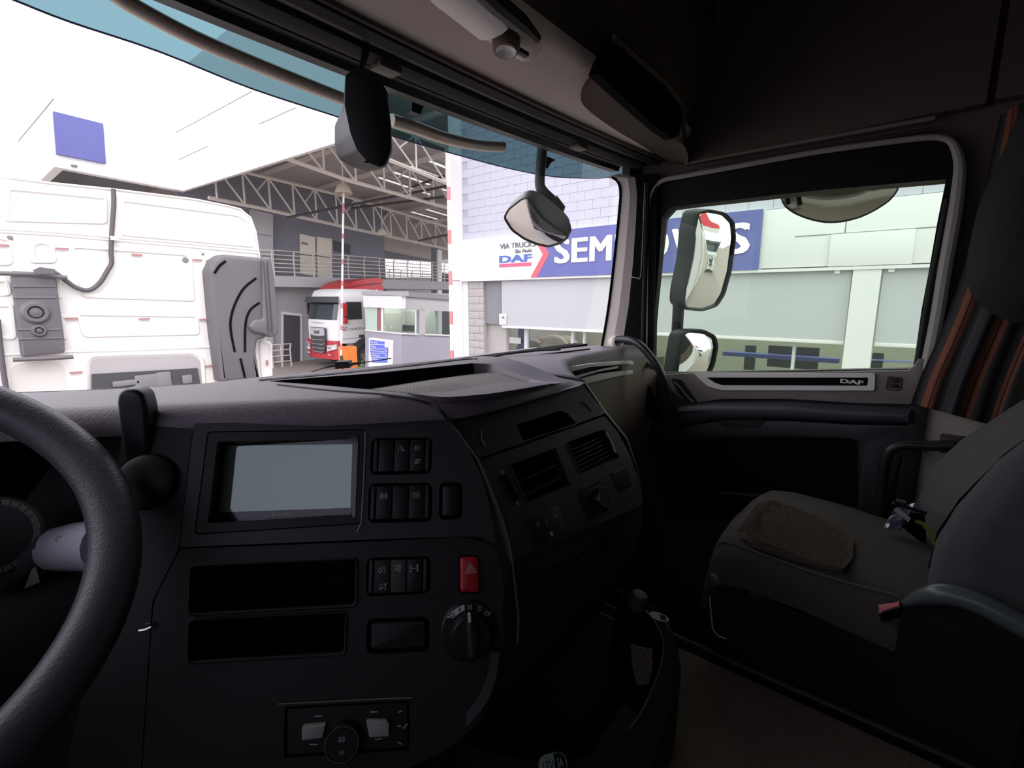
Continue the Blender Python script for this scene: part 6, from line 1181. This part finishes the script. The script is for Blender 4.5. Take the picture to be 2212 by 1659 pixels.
for ch, adv in zip('SEMINOVOS', (.667, .667, .833, .278, .722, .778, .667, .778, .667)):
    mm = M(); g_ = .035 if ch not in 'I' else .07; btext(mm, ch, NF, uq+g_*em, va if ch not in 'SO' else va-.01, uq+(adv-g_)*em, vb if ch not in 'SO' else vb+.01, d=.10, ext=.02, w=.03); part('capital_letter', mm, WHITE, sg); uq += adv*em
for s__, p0, yb_, x1, kw, mt in (('VIA TRUCKS', (1080, 527), 538.4, 1157, {'d': .06}, mat('text_grey', (.15, .15, .17), .6)), ('São Paulo', (1112, 539), 547, 1149, {'shear': .2, 'd': .06}, mat('text_grey', (.15, .15, .17), .6)), ('DAF', (1078.5, 553), 568.4, 1149, {'d': .22}, mat('logo_blue', (.07, .14, .42), .5))):
    a, b = NF.px(*p0), NF.px(p0[0], yb_); u1_ = NF.px(x1, p0[1])[0]; mm = M(); btext(mm, s__, NF, a[0], a[1], u1_, b[1], ext=.010, w=0, **kw); part('lettering', mm, mt, sg)
a = NF.px(1078.5, 570.5); b = (NF.px(1148, 576)[0], NF.px(1078.5, 577.5)[1]); mm = M(); mm.prism([NF.p(a[0], a[1]), NF.p(b[0], a[1]), NF.p(b[0], b[1]), NF.p(a[0], b[1])], NF.n*.012); part('red_underline', mm, mat('underline_red', (.68, .10, .18), .5), sg)
# below the band
def sbox(nm, px0, px1, mt, d0=0, d1=.1, par=sh, X=SX, lab=None):
    a, b = onX(*px0, X), onX(*px1, X); mm = M(); mm.box((X+d0, a.y, a.z), (X+d1, b.y, b.z)); return part(nm, mm, mt, par, lab)
mm = M(); mm.box((SX+.0, 9.5, G), (SX+.5, 9.72, Z1-.05)); part('white_pilaster', mm, OFFW, sh)
ys1, ys2, ys3 = onX(1014, 650, SX).y, onX(1043, 650, SX).y, onX(1083, 650, SX).y
mm = M(); mm.box((SX+.06, ys2, G), (SX+.3, 9.5, Z1-.05)); sw_ = part('side_block_wall', mm, mat('mortar2', (.36, .34, .33), .9), sh)
z = G; row = 0
while z < Z1-.2:
    y = 9.5-.4*(.5 if row % 2 else 1)
    yy = [9.5]
    while yy[-1] > ys2: yy.append(max(ys2, yy[-1]-(.4 if len(yy) > 1 or row % 2 == 0 else .2)))
    for p, q in zip(yy, yy[1:]):
        if p-q > .05: mm = M(); mm.box((SX+.02, q+.004, z+.004), (SX+.07, p-.004, min(z+.2, Z1-.05)-.004), .004); part('block', mm, BLKB, sw_)
    z += .2; row += 1
zdk = onX(1060, 700, SX).z
mm = M(); mm.box((SX+.1, ys3, zdk), (SX+.3, ys2, Z1-.05)); part('grey_panel', mm, mat('shop_grey', (.22, .22, .235), .8), sh)
mm = M(); mm.box((SX+.2, ys3, G), (SX+.3, ys2, zdk)); part('lower_panel', mm, BLKB, sh)
# two roller blinds
zb1 = onX(1404, 724, SX).z
yp1, yp2 = onX(1842, 600, SX).y, onX(1903, 600, SX).y
for nm_, y0, y1, lab in (('roller_blind', ys3, yp1+.02, 'wide pale grey blind left of the white pillar'), ('roller_blind', yp2-.02, YR+3, 'pale grey blind right of the white pillar')):
    T = thing(nm_, lab, 'blind', (SX, (y0+y1)/2, zb1)); mm = M(); mm.box((SX+.02, y0, zb1+.05), (SX+.045, y1, Z1-.05)); part('fabric', mm, LGREY, T)
    mm = M(); mm.box((SX+.005, y0, zb1), (SX+.06, y1, zb1+.06), .01); part('bottom_rail', mm, OFFW, T)
mm = M(); mm.box((SX-.06, yp2, G), (SX+.35, yp1, Z1+.4)); wp = part('white_pillar', mm, OFFW, sh)
mm = M(); mm.box((SX-.085, yp2-.35, Z1+.01), (SX-.05, yp1+.35, Z1+.52), .004); part('pillar_cap', mm, OFFW, wp)
for y in (yp1+.22, yp2-.12):
    mm = M(); mm.box((SX-.02, y-.04, Z1-.10), (SX+.04, y+.04, Z1-.05)); part('bracket', mm, WHITE, wp)
mm = M(); wn2 = sbox('notice', (1079, 678), (1094, 702), WHITE, -.01, .0, lab='small white notice with a triangle'); NF2 = Fr((SX-.012, 8, 2), (0, -1, 0), (0, 0, -1), (-1, 0, 0)); mm = M()
a, b, c = NF2.px(1083, 688), NF2.px(1091, 688.5), NF2.px(1087, 681); mm.prism([NF2.p(*a), NF2.p(*b), NF2.p(*c)], NF2.n*.004)
for y in (691, 695, 699): a, b = NF2.px(1081.5, y), NF2.px(1092, y); mm.tube([NF2.p(*a), NF2.p(*b)], .006, 3)
part('notice_print', mm, MIDG, wn2)
# glazing under the blinds and the showroom inside
XG = SX+.30
mm = M(); mm.box((XG, -6, G+.1), (XG+.01, ys3, Z1)); part('shop_window', mm, SHG, sh)
for y, w_ in ((onX(1137, 740, XG).y, .10), (onX(1237, 740, XG).y, .07), (onX(1262, 740, XG).y, .04), (1.6, .05), (-1.5, .05)):
    mm = M(); mm.box((XG-.03, y-w_/2, G), (XG+.05, y+w_/2, Z1)); part('mullion', mm, mat('aluminium', (.6, .6, .62), .4), sh)
mm = M(); mm.box((SX+5.5, -8, G), (SX+5.6, 9.6, 3.4)); part('inner_wall', mm, mat('showroom_wall', (.42, .39, .33), .8, var=.2, scale=1), sh)
mm = M(); mm.box((SX+.4, -8, 3.3), (SX+5.6, 9.6, 3.4)); part('inner_ceiling', mm, LGREY, sh)
mm = M(); mm.box((SX+.4, 9.5, G), (SX+5.6, 9.6, 3.4)); part('inner_side_wall', mm, BLKB, sh)
def inb(nm, px0, px1, X, th, mt, lab, cat, grp=None):
    a, b = onX(*px0, X), onX(*px1, X); mm = M(); mm.box((X, a.y, a.z), (X+th, b.y, b.z), .01); return single(nm, mm, mt, lab, cat, grp)
inb('blue_column', (1119, 700), (1137, 840), SX+.8, .15, mat('column_blue', (.12, .14, .38), .5), 'blue column inside the shop window left of the tyres', 'column')
inb('window_notice', (1100, 728), (1125, 743), SX+.25, .01, mat('notice_grey', (.45, .46, .44), .6), 'pale grey notice on the shop glass', 'notice')
inb('wall_poster', (1142, 712), (1157, 726), SX+5.3, .03, mat('cream_poster', (.8, .76, .62), .6), 'cream poster inside behind the tyres', 'poster')
inb('blue_poster', (1158, 712), (1166, 726), SX+5.3, .03, mat('pale_blue_poster', (.25, .38, .6), .6), 'pale blue poster beside the cream one', 'poster')
inb('orange_display', (1141, 727), (1164, 737), SX+4.2, .3, mat('orange_soft', (.75, .25, .12), .5), 'orange display shelf above the leftmost tyre', 'display')
inb('grey_display', (1165, 722), (1203, 734), SX+4.2, .4, mat('grey_disp', (.38, .36, .34), .6), 'grey display unit above the middle tyres', 'display')
def tyre(px, X, s, lab):
    c = onX(*px, X); T = thing('display_tyre', lab, 'tyre', (X, c.y, c.z-.5*s), 'tyres on show behind the glass'); d = V((-.55, .15, 0)).normalized() if False else V((-.8, -.6, 0))
    mm = M(); mm.lathe([(.28*s, -.13), (.42*s, -.15), (.48*s, -.12), (.50*s, 0), (.48*s, .12), (.42*s, .15), (.28*s, .13)], c, d, 28); part('tread', mm, mat('show_tyre', (.45, .39, .34), .8), T)
    mm = M(); mm.lathe([(.28*s, .10), (.22*s, .04), (0, .04)], c, d, 24); part('hub_disc', mm, mat('show_hub', (.55, .50, .45), .6), T)
tyre((1146, 763), SX+1.6, .9, 'leftmost show tyre behind the glass'); tyre((1170, 758), SX+2.6, .95, 'second show tyre from the left'); tyre((1196, 757), SX+1.7, .9, 'third show tyre from the left'); tyre((1219, 757), SX+3.6, 1.0, 'rightmost show tyre behind the glass')
inb('counter_band', (1560, 768), (1812, 776), SX+1.6, .3, mat('counter_blue', (.10, .11, .42), .5), 'long blue counter band below the wide blind', 'counter')
inb('counter_band', (1850, 777), (1990, 785), SX+1.6, .3, mat('counter_blue', (.10, .11, .42), .5), 'short blue counter band right of the white pillar', 'counter')
for i, (x0, x1, lab) in enumerate(((1610, 1628, 'narrow dark post left of the dark panel'), (1660, 1765, 'wide dark panel in the shop below the blind'), (1880, 1905, 'dark box right of the white pillar'))):
    inb('dark_panel', (x0, 746 if x0 < 1850 else 762), (x1, 800), SX+1.9, .1, mat('shop_dark', (.04, .04, .05), .5), lab, 'panel')
mm = M(); mm.prism([(10.12, 9.9, G), (10.2, 9.9, G), (10.2, 9.9, G+.1), (10.12, 9.9, G+.1)], (0, .1, 0))
